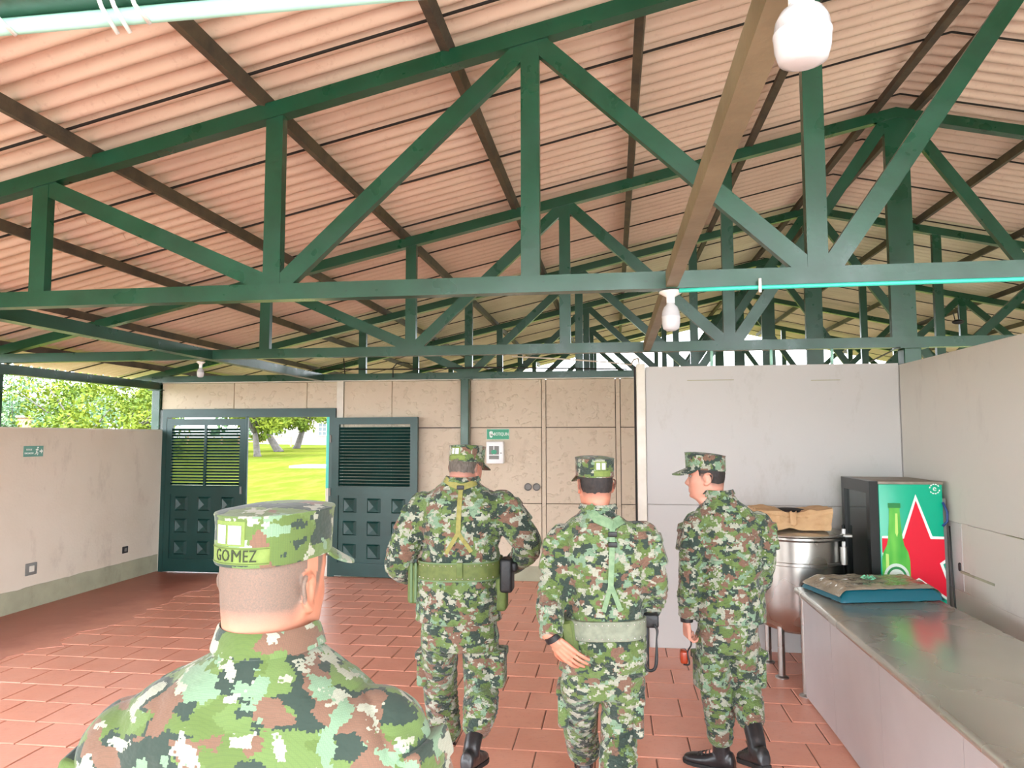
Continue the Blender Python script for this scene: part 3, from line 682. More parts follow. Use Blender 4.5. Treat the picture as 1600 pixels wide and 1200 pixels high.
def star(R, r, n=5, a0=math.pi/2): return [(cxs+(R if k % 2 == 0 else r)*math.cos(a0+math.pi*k/n), czs+(R if k % 2 == 0 else r)*math.sin(a0+math.pi*k/n)) for k in range(2*n)]
def clip(pts):
    out = pts
    for side, lim in ((0, FX0+.012), (1, FX1-.004)):
        res = []
        for i in range(len(out)):
            a, b = out[i], out[(i+1) % len(out)]; ia = a[0] >= lim if side == 0 else a[0] <= lim; ib = b[0] >= lim if side == 0 else b[0] <= lim
            if ia: res.append(a)
            if ia != ib: tt = (lim-a[0])/(b[0]-a[0]); res.append((lim, a[1]+tt*(b[1]-a[1])))
        out = res
    return out
decal(clip(star(R+.045, (R+.045)*.40)), 0, 'star_outline', 'signwhite', fr, .0005)
decal(clip(star(R, R*.385)), 0, 'star', 'starred', fr, .0012)
bx = 2.028
prof = [(.043, 1.335), (.043, 1.30), (.036, 1.295), (.04, 1.2), (.05, 1.08), (.06, 1.03), (.085, .98), (.096, .92), (.096, .42), (.08, .4)]
def sil(pf, k=1., dz=0): return [(bx+w*k, z+dz) for w, z in pf]+[(bx-w*k, z+dz) for w, z in reversed(pf)]
decal(sil(prof), 0, 'bottle_print', 'bgreen', fr, .002)
decal(sil(prof[:2]), 0, 'bottle_cap', 'bcap', fr, .0028)
decal([(bx+.004, 1.26), (bx+.02, 1.26), (bx+.02, 1.12), (bx+.012, 1.09), (bx, 1.12)], 0, 'neck_gleam', 'blite', fr, .0028)
decal([(bx-.07+.0, .97), (bx-.05, .965), (bx-.05, .5), (bx-.075, .5)], 0, 'body_gleam', 'blite', fr, .0028)
decal([(bx+.088*math.cos(a), .80+.1*math.sin(a)) for a in np.linspace(0, 2*math.pi, 28, endpoint=False)], 0, 'bottle_label', 'blabel', fr, .0032)
decal([(bx+.07*math.cos(a), .80+.078*math.sin(a)) for a in np.linspace(0, 2*math.pi, 28, endpoint=False)], 0, 'label_band', 'bcap', fr, .0038)
decal([(bx+.055*math.cos(a), .80+.06*math.sin(a)) for a in np.linspace(0, 2*math.pi, 28, endpoint=False)], 0, 'label_centre', 'blabel', fr, .0044)
p = atY(1460, 764, FYs); rot = Matrix.Rotation(math.radians(90), 4, 'X')
make('badge_letter', textmesh('e', .06, Matrix.Translation((p.x, FYs-.002, p.z+.004)) @ rot, .001), 'signwhite', fr)
m = MB()
for k in range(12):
    a = 2*math.pi*k/12+.2
    if k in (0, 6): continue
    m.box(-.006, .006, -.001, .001, -.004, .004, Matrix.Translation((p.x+.034*math.cos(a), FYs-.002, p.z+.034*math.sin(a))) @ Matrix.Rotation(-a+math.pi/2, 4, 'Y'))
build(m, 'badge_ring', 'signwhite', fr)
hs = [atY(*q, 5.68) for q in ((1473, 785), (1480, 800), (1480, 815), (1473, 822))]
tag(build(MB().tube(hs, .009, 8), 'blue_hose', 'hose', sm=True), 'short blue hose hung behind the drinks cooler', 'hose')
tag(build(MB().tube([(2.385, 5.66, 1.18), (2.39, 5.66, .9), (2.383, 5.62, .62), (2.388, 5.5, .4), (2.39, 5.4, .02)], .006, 6), 'power_cord', 'cable', sm=True), 'black power cord hanging beside the drinks cooler', 'cord')

# ---------------------------------------------------------------- lamps
def lamp(x, y, ztop, r, h, label, plate=1., stem=0.):
    o = empty('bulb_lamp', (x, y, ztop)); tag(o, label, 'lamp', 'white bulb lamps under the trusses')
    build(MB().lathe([(r*1.2*plate, 0), (r*1.25*plate, -.008), (r*.7, -.022), (r*.45, -.03), (r*.45, -.06-stem)], (x, y, ztop), 24), 'holder', 'white', o, sm=50)
    z0 = ztop-.055-stem
    b = build(MB().lathe([(r*.4, z0), (r*.48, z0-.015), (r*.75, z0-h*.18), (r*.93, z0-h*.32), (r, z0-h*.5), (r*1.02, z0-h*.505), (r*1.02, z0-h*.54), (r, z0-h*.55), (r*.97, z0-h*.75), (r*.85, z0-h*.92), (r*.5, z0-h*.99), (.001, z0-h)], (x, y, 0), 28), 'bulb', 'bulb', o, sm=50)
    return o
lamp(.30, D1+.03, ZC-.012, .047, .15, 'white bulb lamp under the truss with the cyan conduit')
lamp(.288, 1.1, ZC-.001, .0415, .1, 'large white bulb lamp hanging beside the tan wooden beam', stem=.048)
lamp(-3.985, D2+.03, ZC-.02, .033, .1, 'white bulb lamp under the long green beam near the doorway')
for px in (718, 793, 840):
    p = atY(px, 562, D[4]); lamp(p.x, D[4]+.03, ZC+.27 if px == 718 else ZC+.2, .045, .12, 'white bulb lamp hanging beyond the cream slab wall')

# conduits and cables
def pipe(pts, r, mt, label, name='conduit_pipe', cat='conduit'): return tag(build(MB().tube(pts, r, 8), name, mt, sm=True), label, cat)
pipe([(.34, D1-.012, ZC-.016), (.6, D1-.012, ZC-.012), (2.6, D1-.012, ZC-.005), (6, D1-.012, ZC-.005)], .0115, 'cyan', 'bright cyan conduit clipped under the green truss')
o = empty('conduit_pipe', (-1.5, D[0]+.02, ZC-.03)); tag(o, 'pale mint conduit tied under the truss overhead', 'conduit')
build(MB().tube([(-6, D[0]+.06, ZC-.014), (.2, D[0]+.06, ZC-.014)], .0145, 10), 'pipe', 'mint', o, sm=True)
for px, yy in ((18, 14), (178, 12), (197, 12), (228, 8)):
    p = atY(px, yy, D[0]+.05)
    build(MB().tube([(p.x, D[0]-.004, ZC+.01), (p.x, D[0]+.02, ZC-.02), (p.x+.002, D[0]+.06, ZC-.045 if px in (178, 197) else ZC-.031)], .004, 6), 'cable_tie', 'white', o, sm=True)
build(MB().box(.26, .34, D1-.02, D1+.09, ZC-.014, ZC), 'junction', 'green', None) if False else None
p = atY(1187, 448, D1-.02); tag(build(MB().tube([(p.x, D1-.03, ZC+.03), (p.x, D1-.03, ZC-.04)], .008, 8), 'conduit_clip', 'white', sm=True), 'small white clip holding the cyan conduit', 'clip')
pts = [atY(x, y, D3-.1) for x, y in ((500, 577), (640, 577), (760, 574), (980, 577))]
pipe(pts, .009, 'cable', 'black cable lying along the truss over the cream slabs', 'cable', 'cable')
pts = [atY(x, y, 8.2) for x, y in ((800, 557), (880, 561), (950, 566), (986, 570))]+[atY(990, 562, 7.6), atY(997, 560, 6.8), (.235, D2+.02, 2.47)]
pipe(pts, .008, 'offwhite', 'pale cable strung to the corner of the grey partition', 'cable', 'cable')
pts = [atY(x, y, D3-.06) for x, y in ((614, 590), (614, 575), (620, 568), (630, 566), (640, 568))]; pipe(pts, .008, 'cable', 'curled black cable end on top of the cream slabs', 'cable', 'cable')
pts = [atY(x, y, D3-.06) for x, y in ((537, 560), (539, 585))]; pipe(pts, .008, 'cable', 'short black cable dropping to the cream slab wall', 'cable', 'cable')
pts = [atY(x, y, D[4]) for x, y in ((1360, 565), (1400, 545))]; pipe(pts, .012, 'grey', 'grey pipe slanting up behind the grey partition', 'pipe', 'pipe')
p = atY(1497, 503, D3); o = empty('hanging_fixture', (p.x, D3, p.z)); tag(o, 'small dark fitting hanging between the trusses over the right partition', 'fitting')
build(MB().ball((p.x, D3, p.z), (.07, .05, .03), 6), 'body', 'black', o); build(MB().tube([(p.x-.03, D3, p.z), (p.x-.05, D3, p.z+.12)], .006, 6), 'wire', 'black', o); build(MB().tube([(p.x+.01, D3, p.z), (p.x, D3, p.z+.14)], .006, 6), 'wire', 'black', o)

# ---------------------------------------------------------------- signs and fittings
def onwall(px, py): return atY(px, py, D3-.03)
a, c = onwall(761, 671), onwall(795, 686); Y = D3-.03
sg = empty('first_aid_sign', ((a.x+c.x)/2, Y, c.z)); tag(sg, 'green BOTIQUIN sign with a white hand on the cream slab wall', 'sign')
build(MB().bbox(a.x, c.x, Y-.004, Y+.02, c.z, a.z, .002, 1), 'plate', 'signgreen', sg)
build(MB().box(a.x-.004, c.x+.004, Y-.002, Y+.012, c.z-.004, a.z+.004), 'border', 'mint', sg)
hx, hz = a.x+.055, (a.z+c.z)/2
hm = MB(); hm.poly([(hx+.022*math.cos(k), Y-.0055, hz-.018+.026*math.sin(k)) for k in np.linspace(0, 2*math.pi, 14, endpoint=False)], (0, .0015, 0))
for k, (dx, L) in enumerate(((-.019, .032), (-.007, .04), (.005, .04), (.016, .034))): hm.box(hx+dx-.0045, hx+dx+.0045, Y-.0055, Y-.004, hz-.01, hz+L)
hm.poly([(hx+.012, Y-.0055, hz-.03), (hx+.042, Y-.0055, hz+.004), (hx+.036, Y-.0055, hz+.01), (hx+.01, Y-.0055, hz-.008)], (0, .0015, 0))
build(hm, 'hand_symbol', 'signwhite', sg); build(MB().box(hx-.006, hx+.006, Y-.0065, Y-.005, hz-.025, hz-.01), 'palm_mark', 'signgreen', sg)
make('lettering', textmesh('BOTIQUIN', .058, Matrix.Translation(((a.x+c.x)/2+.045, Y-.005, hz)) @ rot, .001, .95, .72), 'signwhite', sg)
a, c = onwall(762, 690), onwall(788, 724)
cb = empty('first_aid_cabinet', ((a.x+c.x)/2, D3-.08, c.z)); tag(cb, 'small white first aid cabinet with glass front below the green sign', 'cabinet')
build(MB().bbox(a.x, c.x, D3-.14, D3-.01, c.z, a.z, .008, 2), 'case', 'white', cb, sm=40)
w, h = c.x-a.x, a.z-c.z
gp = build(MB().box(a.x+.17*w, c.x-.24*w, D3-.1425, D3-.139, c.z+.2*h, a.z-.2*h), 'glass_front', 'grey', cb)
build(MB().box(a.x+.43*w, a.x+.48*w, D3-.144, D3-.142, c.z+.4*h, a.z-.2*h), 'bar', 'white', gp); build(MB().box(a.x+.17*w, c.x-.24*w, D3-.144, D3-.142, c.z+.37*h, c.z+.41*h), 'bar', 'white', gp)
build(MB().poly([(a.x+.465*w+.17*w*math.cos(k), D3-.145, c.z+.53*h+.1*h*math.sin(k)) for k in np.linspace(0, 2*math.pi, 16, endpoint=False)], (0, .002, 0)), 'green_emblem', 'signgreen', gp)
build(MB().ball((c.x-.12*w, D3-.142, c.z+.48*h), .007, 6), 'lock', 'black', cb)
# evacuation sign on the low wall
def left(px, py): return atX(px, py, XL+.001)
a, c = left(37, 697), left(67, 713); Xs = XL
es = empty('exit_sign', (Xs, (a.y+c.y)/2, c.z)); tag(es, 'faded green evacuation route sign with running figure on the low wall', 'sign')
build(MB().bbox(Xs-.004, Xs+.004, a.y, c.y, c.z, a.z, .001, 1), 'plate', 'signfade', es)
L, h = c.y-a.y, a.z-c.z; ry = Matrix.Rotation(math.radians(90), 4, 'Z') @ rot
for i, tx in enumerate(('RUTA DE', 'EVACUACION')): make('lettering', textmesh(tx, .026, Matrix.Translation((Xs+.005, a.y+L*.27, c.z+h*(.66-.34*i))) @ ry, .001, 1, .72), 'signwhite', es)
fg = MB(); fy, fzz = a.y+L*.66, c.z+h*.5
def q2(u, v): return (Xs+.005, fy+u, fzz+v)
fg.ball(q2(.012, .04), .009, 5); fg.tube([q2(.006, .028), q2(-.004, -.005)], .006, 6); fg.tube([q2(-.004, -.005), q2(.014, -.018), q2(.008, -.042)], .005, 6); fg.tube([q2(-.004, -.005), q2(-.012, -.026), q2(-.03, -.03)], .005, 6); fg.tube([q2(.005, .024), q2(.022, .012)], .004, 6); fg.tube([q2(.004, .024), q2(-.016, .016)], .004, 6)
build(fg, 'running_figure', 'signwhite', es)
build(MB().poly([(Xs+.0045, a.y+L*.8, fzz-.008), (Xs+.0045, a.y+L*.88, fzz-.008), (Xs+.0045, a.y+L*.88, fzz-.026), (Xs+.0045, a.y+L*.97, fzz), (Xs+.0045, a.y+L*.88, fzz+.026), (Xs+.0045, a.y+L*.88, fzz+.008), (Xs+.0045, a.y+L*.8, fzz+.008)], (.0015, 0, 0)), 'arrow', 'signwhite', es)
for px, py, s, lab in ((48, 889, .075, 'grey wall outlet box on the low wall under the evacuation sign'), (195, 859, .05, 'broken dark outlet on the low wall beside the door')):
    p = left(px, py); o = empty('wall_outlet', (Xs, p.y, p.z-s)); tag(o, lab, 'outlet')
    build(MB().bbox(Xs-.004, Xs+.014, p.y-s, p.y+s, p.z-s*.85, p.z+s*.85, .006, 2), 'cover', 'grey' if s > .06 else 'black', o, sm=40)
    build(MB().bbox(Xs+.008, Xs+.018, p.y-s*.45, p.y+s*.45, p.z-s*.4, p.z+s*.45, .004, 1), 'socket', 'offwhite' if s > .06 else 'grey', o, sm=40)
p = onwall(831, 761); o = empty('wall_outlet', (p.x, D3, p.z-.05)); tag(o, 'pair of bare round sockets on the cream slab wall', 'outlet')
for dx in (-.05, .06):
    rg = MB(); rg.lathe([(.03, 0), (.045, .004), (.05, .012), (.042, .016), (.034, .008)], (0, 0, 0), 14, True, Matrix.Rotation(math.radians(90), 4, 'X')); rg.v = [(q[0]+p.x+dx, q[1]+D3-.018, q[2]+p.z) for q in rg.v]
    build(rg, 'socket_ring', 'grey', o, sm=40)
# ---------------------------------------------------------------- people
def camo(name, off, dark, mid, brown, pale, mint, sc=1., hexs=150, bs=1.):
    t = NT(name); v0 = t.obj()
    a = t.n('ShaderNodeVectorMath', operation='ADD'); t.l(v0, a.inputs[0]); a.inputs[1].default_value = off
    vo = t.n('ShaderNodeTexVoronoi'); vo.inputs['Scale'].default_value = hexs; vo.inputs['Randomness'].default_value = .45; t.l(a.outputs[0], vo.inputs['Vector'])
    v = t.scaled(vo.outputs['Position'], (1., 1., 1.35))
    n1 = t.noise(v, 10.5*sc, 2, .5); n2 = t.noise(v, 8.5*sc, 2, .5, (3.1, 7.7, 1.3)); n3 = t.noise(v, 15*sc, 2.5, .55, (9.1, 2.2, 5.5)); n4 = t.noise(v, 12*sc, 2, .5, (5.3, 1.1, 8.8)); n5 = t.noise(v, 7*sc, 1, .5, (1.3, 4.1, 2.8))
    olive = (mid[0]*.8, mid[1]*.8, mid[2]*.65, 1)
    c = t.mix(t.step(n5, .52), mid, olive)
    c = t.mix(t.step(n1, .505), c, dark)
    c = t.mix(t.step(n2, .575), c, brown)
    c = t.mix(t.step(n4, .60), c, mint)
    c = t.mix(t.step(n3, .575), c, pale)
    ve = t.n('ShaderNodeTexVoronoi', feature='DISTANCE_TO_EDGE'); ve.inputs['Scale'].default_value = hexs*1.6; ve.inputs['Randomness'].default_value = .1; t.l(a.outputs[0], ve.inputs['Vector'])
    line = t.math('SUBTRACT', 1., t.step(ve.outputs['Distance'], .1, .05))
    c = t.mix(t.math('MULTIPLY', line, .16), c, dark)
    nm = t.bump(t.noise(v0, 55, 3, .6), .25*bs, .006)
    nm = t.bump(t.noise(t.scaled(v0, (1, 1, 1.7)), 16, 3, .6, off), bs, .035*bs, nm)
    return t.done(c, .85, 0, nm, Sheen_Weight=.15)
def skinmat(name, c1, c2, hair):
    t = NT(name); v = t.obj(); at = t.n('ShaderNodeAttribute', attribute_name='hair').outputs['Fac']
    c = t.mix(t.step(t.noise(v, 14, 3, .6), .5, .2), c1, c2)
    hn = t.math('MULTIPLY', at, t.ramp(t.noise(v, 420, 2, .7), [(.2, (.75,)*3), (.6, (1,)*3)]))
    c = t.mix(hn, c, hair)
    return t.done(c, t.ramp(at, [(0, (.5,)*3), (1, (.8,)*3)]), 0, t.bump(t.noise(v, 120, 2), .12, .002), Subsurface_Weight=.03, Subsurface_Radius=(.02, .008, .004))
M['boot'] = mat('black_boot_leather', srgb(24, 23, 25), .32, 0, srgb(40, 38, 40), 20, 3, (40, .25, .005))
M['sole'] = mat('boot_sole', srgb(18, 17, 17), .7)
M['lace'] = mat('boot_lace', srgb(50, 48, 48), .7)
M['web'] = mat('olive_webbing', srgb(140, 134, 72), .75, 0, srgb(124, 120, 64), 40, 2, (150, .4, .003))
M['webg'] = mat('sage_webbing', srgb(120, 146, 112), .75, 0, srgb(102, 130, 98), 40, 2, (150, .4, .003))
M['webgrey'] = mat('grey_green_belt', srgb(128, 134, 116), .7, 0, srgb(112, 118, 102), 30, 2, (120, .3, .003))
M['webd'] = mat('olive_belt', srgb(92, 104, 50), .7, 0, srgb(78, 92, 44), 30, 2, (120, .3, .003))
M['edge'] = mat('belt_edge', srgb(88, 112, 78), .7)
M['pouch'] = mat('olive_pouch', srgb(96, 112, 58), .75, 0, srgb(80, 96, 48), 12, 3, (40, .4, .01))
M['holster'] = mat('black_nylon', srgb(14, 15, 18), .5, 0, srgb(24, 26, 30), 18, 3, (60, .4, .006))
M['chrome'] = mat('stud_metal', srgb(200, 200, 196), .25, 1.)
M['tape'] = mat('name_tape', srgb(112, 130, 62), .75, 0, srgb(100, 118, 54), 50, 2, (160, .4, .002))
M['tapeed'] = mat('tape_edge', srgb(80, 96, 42), .8)
M['thread'] = mat('black_thread', srgb(40, 46, 26), .8)
M['bars'] = mat('white_rank_bars', srgb(196, 196, 202), .6, 0, srgb(182, 182, 190), 60)
M['eyewhite'] = mat('eye_white', srgb(140, 128, 120), .3)
M['orange'] = mat('amber_case', srgb(150, 52, 24), .25)

def V3(*a): return Vector(a)
def remesh(mb, voxel, it):
    me = bpy.data.meshes.new('tmp'); me.from_pydata([tuple(p) for p in mb.v], [], mb.f)
    bm = bmesh.new(); bm.from_mesh(me); bmesh.ops.recalc_face_normals(bm, faces=bm.faces[:]); bm.to_mesh(me); bm.free()
    ob = bpy.data.objects.new('tmp', me); COL.objects.link(ob)
    r = ob.modifiers.new('r', 'REMESH'); r.mode = 'VOXEL'; r.voxel_size = voxel; r.adaptivity = 0
    if it: s = ob.modifiers.new('s', 'SMOOTH'); s.factor = .5; s.iterations = it
    dg = bpy.context.evaluated_depsgraph_get(); out = bpy.data.meshes.new_from_object(ob.evaluated_get(dg)); bpy.data.objects.remove(ob); bpy.data.meshes.remove(me)
    out.materials.clear(); smooth(out); return out
def arrs(me):
    n = len(me.vertices); co = np.empty(n*3); me.vertices.foreach_get('co', co); nr = np.empty(n*3); me.vertex_normals.foreach_get('vector', nr); return co.reshape(-1, 3), nr.reshape(-1, 3)
def wrinkle(me, bones, base=.004, seed=0., nscale=9.):
    """bones: (p0, p1, amplitude, folds per metre, tilt); fabric folds across each limb, plus loose drape"""
    co, nr = arrs(me); n = len(co); best = np.full(n, 1e9); disp = np.zeros(n)
    for bi, (p0, p1, amp, freq, tilt) in enumerate(bones):
        p0 = np.array(p0); p1 = np.array(p1); d = p1-p0; L = np.linalg.norm(d); d /= L
        rel = co-p0; s = np.clip(rel@d, 0, L); off = rel-s[:, None]*d; dist = np.linalg.norm(off, axis=1)
        x = np.cross(d, [.31, .2, .93]); x /= np.linalg.norm(x); y = np.cross(d, x); ang = np.arctan2(off@y, off@x)
        ph = 2*np.pi*freq*(s+.03*np.sin(ang+seed+bi)*tilt+.02*np.sin(2.7*ang+1.9*seed+s*9)); w = np.sin(ph+1.7*np.sin(s*13+bi+seed)+.9*np.sin(3*ang+bi))
        f = amp*(np.abs(w)**.6-.62)*(.55+.45*np.sin(ang*1.5+s*11+seed*2+bi*1.3))
        take = dist < best; disp[take] = f[take]; best[take] = dist[take]
    nz = np.array([noise.noise((c[0]*nscale+seed, c[1]*nscale, c[2]*nscale*.8))+.5*noise.noise((c[0]*nscale*2.6, c[1]*nscale*2.6+seed, c[2]*nscale*1.7)) for c in co])
    disp += base*(nz-.5*np.abs(nz))
    co += nr*disp[:, None]; me.vertices.foreach_set('co', co.ravel()); me.update()
def bvh(me): return BVHTree.FromPolygons([v.co.copy() for v in me.vertices], [tuple(p.vertices) for p in me.polygons])
def strap(tree_, pts, w, lift=.006, thick=.004, step=.012, dirn=(0, 1, 0), start=-1.2, cs=5):
    """webbing laid over the back: pts are (x, z) seen from behind; each sample drops on the cloth below"""
    dirn = Vector(dirn).normalized(); P = []
    pp = [Vector((a, 0, b)) for a, b in pts]; path = []
    for a, b in zip(pp[:-1], pp[1:]):
        k = max(2, int((b-a).length/step)); path += [a+(b-a)*i/k for i in range(k)]
    path.append(pp[-1])
    for i, q in enumerate(path):
        d = (path[min(i+1, len(path)-1)]-path[max(0, i-1)]).normalized(); s = Vector((d.z, 0, -d.x)); row = []
        for j in range(cs):
            o = q+s*(w*(j/(cs-1)-.5)); h = tree_.ray_cast(Vector((o.x, start, o.z)), dirn)
            y = h[0].y if h[0] else None; row.append([o.x, y, o.z])
        ys = [r[1] for r in row if r[1] is not None]
        if not ys: continue
        ym = min(ys); row = [Vector((r[0], (r[1] if r[1] is not None else ym)*.5+ym*.5-lift, r[2])) for r in row]; P.append(row)
    # relax along the strap
    for _ in range(3):
        for j in range(cs):
            yy = [r[j].y for r in P]
            for i in range(1, len(P)-1): P[i][j].y = .5*yy[i]+.25*(yy[i-1]+yy[i+1])
    return MB().grid(P, thick, (0, 1, 0))
def erings(spec, n=28, yaw=0., pw=2.3):
    """spec rows (cx, cy, z, half width, half depth[, roll]) -> superellipse rings"""
    R = []
    for row in spec:
        cx, cy, z, a, b = row[:5]; r = []; rl = row[5] if len(row) > 5 else 0.
        for k in range(n):
            t_ = 2*math.pi*k/n; c, s = math.cos(t_), math.sin(t_)
            x = a*math.copysign(abs(c)**(2/pw), c); y = b*math.copysign(abs(s)**(2/pw), s); zz = z+x*rl
            r.append(Vector((cx+x*math.cos(yaw)-y*math.sin(yaw), cy+x*math.sin(yaw)+y*math.cos(yaw), zz)))
        R.append(r)
    return R
def sub(pts, rad, k=4):
    """Catmull-Rom resample of a limb polyline and its radii"""
    P = [np.array(p, float) for p in pts]; R = [np.array(r if hasattr(r, '__len__') else (r, r), float) for r in rad]; out, ro = [], []
    for i in range(len(P)-1):
        p0, p1, p2, p3 = P[max(0, i-1)], P[i], P[i+1], P[min(len(P)-1, i+2)]; r0, r1, r2, r3 = R[max(0, i-1)], R[i], R[i+1], R[min(len(P)-1, i+2)]
        for j in range(k):
            u = j/k; f = lambda a, b, c, d: .5*((2*b)+(-a+c)*u+(2*a-5*b+4*c-d)*u*u+(-a+3*b-3*c+d)*u**3)
            out.append(Vector(f(p0, p1, p2, p3))); ro.append(tuple(f(r0, r1, r2, r3)))
    out.append(Vector(P[-1])); ro.append(tuple(R[-1])); return out, ro
# --- head, local: x right, y forward (face), z up from the chin
HT = [  # z, half width, back, front
    (-.13, .060, .050, .030), (-.10, .060, .062, .034), (-.065, .059, .073, .036), (-.035, .059, .081, .040), (-.014, .058, .086, .058), (.0, .056, .088, .080), (.012, .060, .089, .088),
    (.03, .066, .091, .0905), (.045, .069, .093, .091), (.06, .071, .095, .0915), (.075, .0725, .097, .092), (.09, .074, .099, .0915), (.105, .0755, .1, .091), (.118, .0765, .101, .089), (.132, .077, .102, .092), (.146, .0775, .102, .096),
    (.162, .0775, .101, .095), (.18, .075, .097, .090), (.196, .068, .088, .080), (.208, .054, .07, .062), (.2145, .032, .04, .036), (.217, .008, .01, .009)]
def head_pt(z, th, a, b, c, fat=0.):
    """th: 0 = face, grows towards the right ear"""
    s, co = math.sin(th), math.cos(th); pw = 2.25 if co > 0 else 2.15
    x = a*math.copysign(abs(s)**(2/pw), s); y = (c if co > 0 else b)*math.copysign(abs(co)**(2/pw), co)
    g = lambda z0, sz, t0, st: math.exp(-((z-z0)/sz)**2-((abs(th)-t0)/st)**2)
    f = 0.
    if abs(th) < 1.6:
        f += .023*math.exp(-((z-.077)/(.012 if z < .077 else .026))**2)*math.exp(-(th/.15)**2)+.006*g(.076, .009, .2, .1)
        f -= .010*g(.119, .011, .42, .2); f += .004*g(.139, .008, .38, .3); f += .005*g(.043, .005, 0, .3)+.0045*g(.033, .005, 0, .26)-.004*g(.0385, .0025, 0, .3)-.004*g(.022, .005, 0, .35)+.006*g(.006, .010, 0, .4)
        f += .004*g(.09, .02, .75, .25)
    y += f*max(0, co); x += f*s
    if co < 0 and fat: y -= fat*math.exp(-((z+.0)/.05)**2)*abs(co)-.6*fat*math.exp(-((z-.038)/.008)**2)*abs(co)
    return Vector((x, y, z))
def head_rings(fat, wide=1., neckw=1., n=72):
    R = []; zs = []
    for i in range(len(HT)-1):
        for j in range(4):
            u = j/4; zs.append([HT[i][k]*(1-u)+HT[i+1][k]*u for k in range(4)])
    zs.append(list(HT[-1]))
    for z, a, b, c in zs:
        k = neckw if z < -.03 else (wide+(neckw-wide)*max(0, min(1, (-z+.02)/.05)))
        R.append([head_pt(z, 2*math.pi*i/n-math.pi, a*k, b*(1+(k-1)*.6), c, fat) for i in range(n)])
    return R
def ear(m, side, mtx):
    """helix rim, lobe and concha plate standing off the head"""
    o = V3(side*.0745, -.004, .100); out = V3(side*.5, -.55, 0).normalized(); fw = V3(side*-.02, .93, 0).normalized(); up = V3(0, -.12, 1).normalized()
    def q(f, u, h): return mtx @ (o+fw*f+up*u+out*h)
    pts = [q(.012, .002, .004), q(.016, .018, .009), q(.010, .031, .014), q(-.003, .034, .018), q(-.015, .026, .021), q(-.0175, .010, .02), q(-.014, -.008, .017), q(-.004, -.023, .012), q(.006, -.027, .008), q(.011, -.016, .005)]
    p2, r2 = sub(pts, [.0045, .005, .0048, .005, .005, .0048, .0048, .006, .0065, .005], 3); m.tube(p2, r2, 8)
    p2, r2 = sub([q(-.006, .022, .013), q(-.010, .008, .0145), q(-.007, -.008, .012), q(0, -.018, .008)], [.004, .0045, .0045, .004], 3); m.tube(p2, r2, 8)
    m.ball(mtx @ (o+up*.004+out*.004), (.011, .014, .026), 6)
    m.tube([q(.013, -.004, .002), q(.011, .003, .009)], .004, 6)
def headframe(chin, yaw, pitch, sc, roll=0.):
    return Matrix.Translation(chin) @ Matrix.Rotation(-yaw, 4, 'Z') @ Matrix.Translation((0, -.02, .02)) @ Matrix.Rotation(-pitch, 4, 'X') @ Matrix.Rotation(roll, 4, 'Y') @ Matrix.Translation((0, .02, -.02)) @ Matrix.Scale(sc, 4)
def hair_mask(q, low=.05):
    """0..1 on head-local points: clipped hair at back and sides"""
    x, y, z = q; th = math.atan2(x, y); a = abs(th)
    line = low if a > 2.1 else low+(.085-low)*(2.1-a)/.55 if a > 1.55 else (.085 if a > 1.3 else (.085+(1.3-a)*.35 if a > 1.05 else .3))
    return max(0., min(1., (z-line)/.036))
def cap_pt(th, u, cp, d=0.):
    """u 0 = lower edge, 1 = crown edge"""
    k = cp.get('k', 1.)
    a, b, c = .086*k+.003*u, .108*k+.002*u, .104*k+.003*u; s, co = math.sin(th), math.cos(th); pw = 2.35
    x = (a+d)*math.copysign(abs(s)**(2/pw), s); y = (c+d if co > 0 else b+d)*math.copysign(abs(co)**(2/pw), co)
    z = cp['z']+(.010*co-.004)*(1-u)+cp['h']*u+(.012*co if u > 0 else 0)*u*cp.get('peak', 1.)
    return Vector((x, y, z))
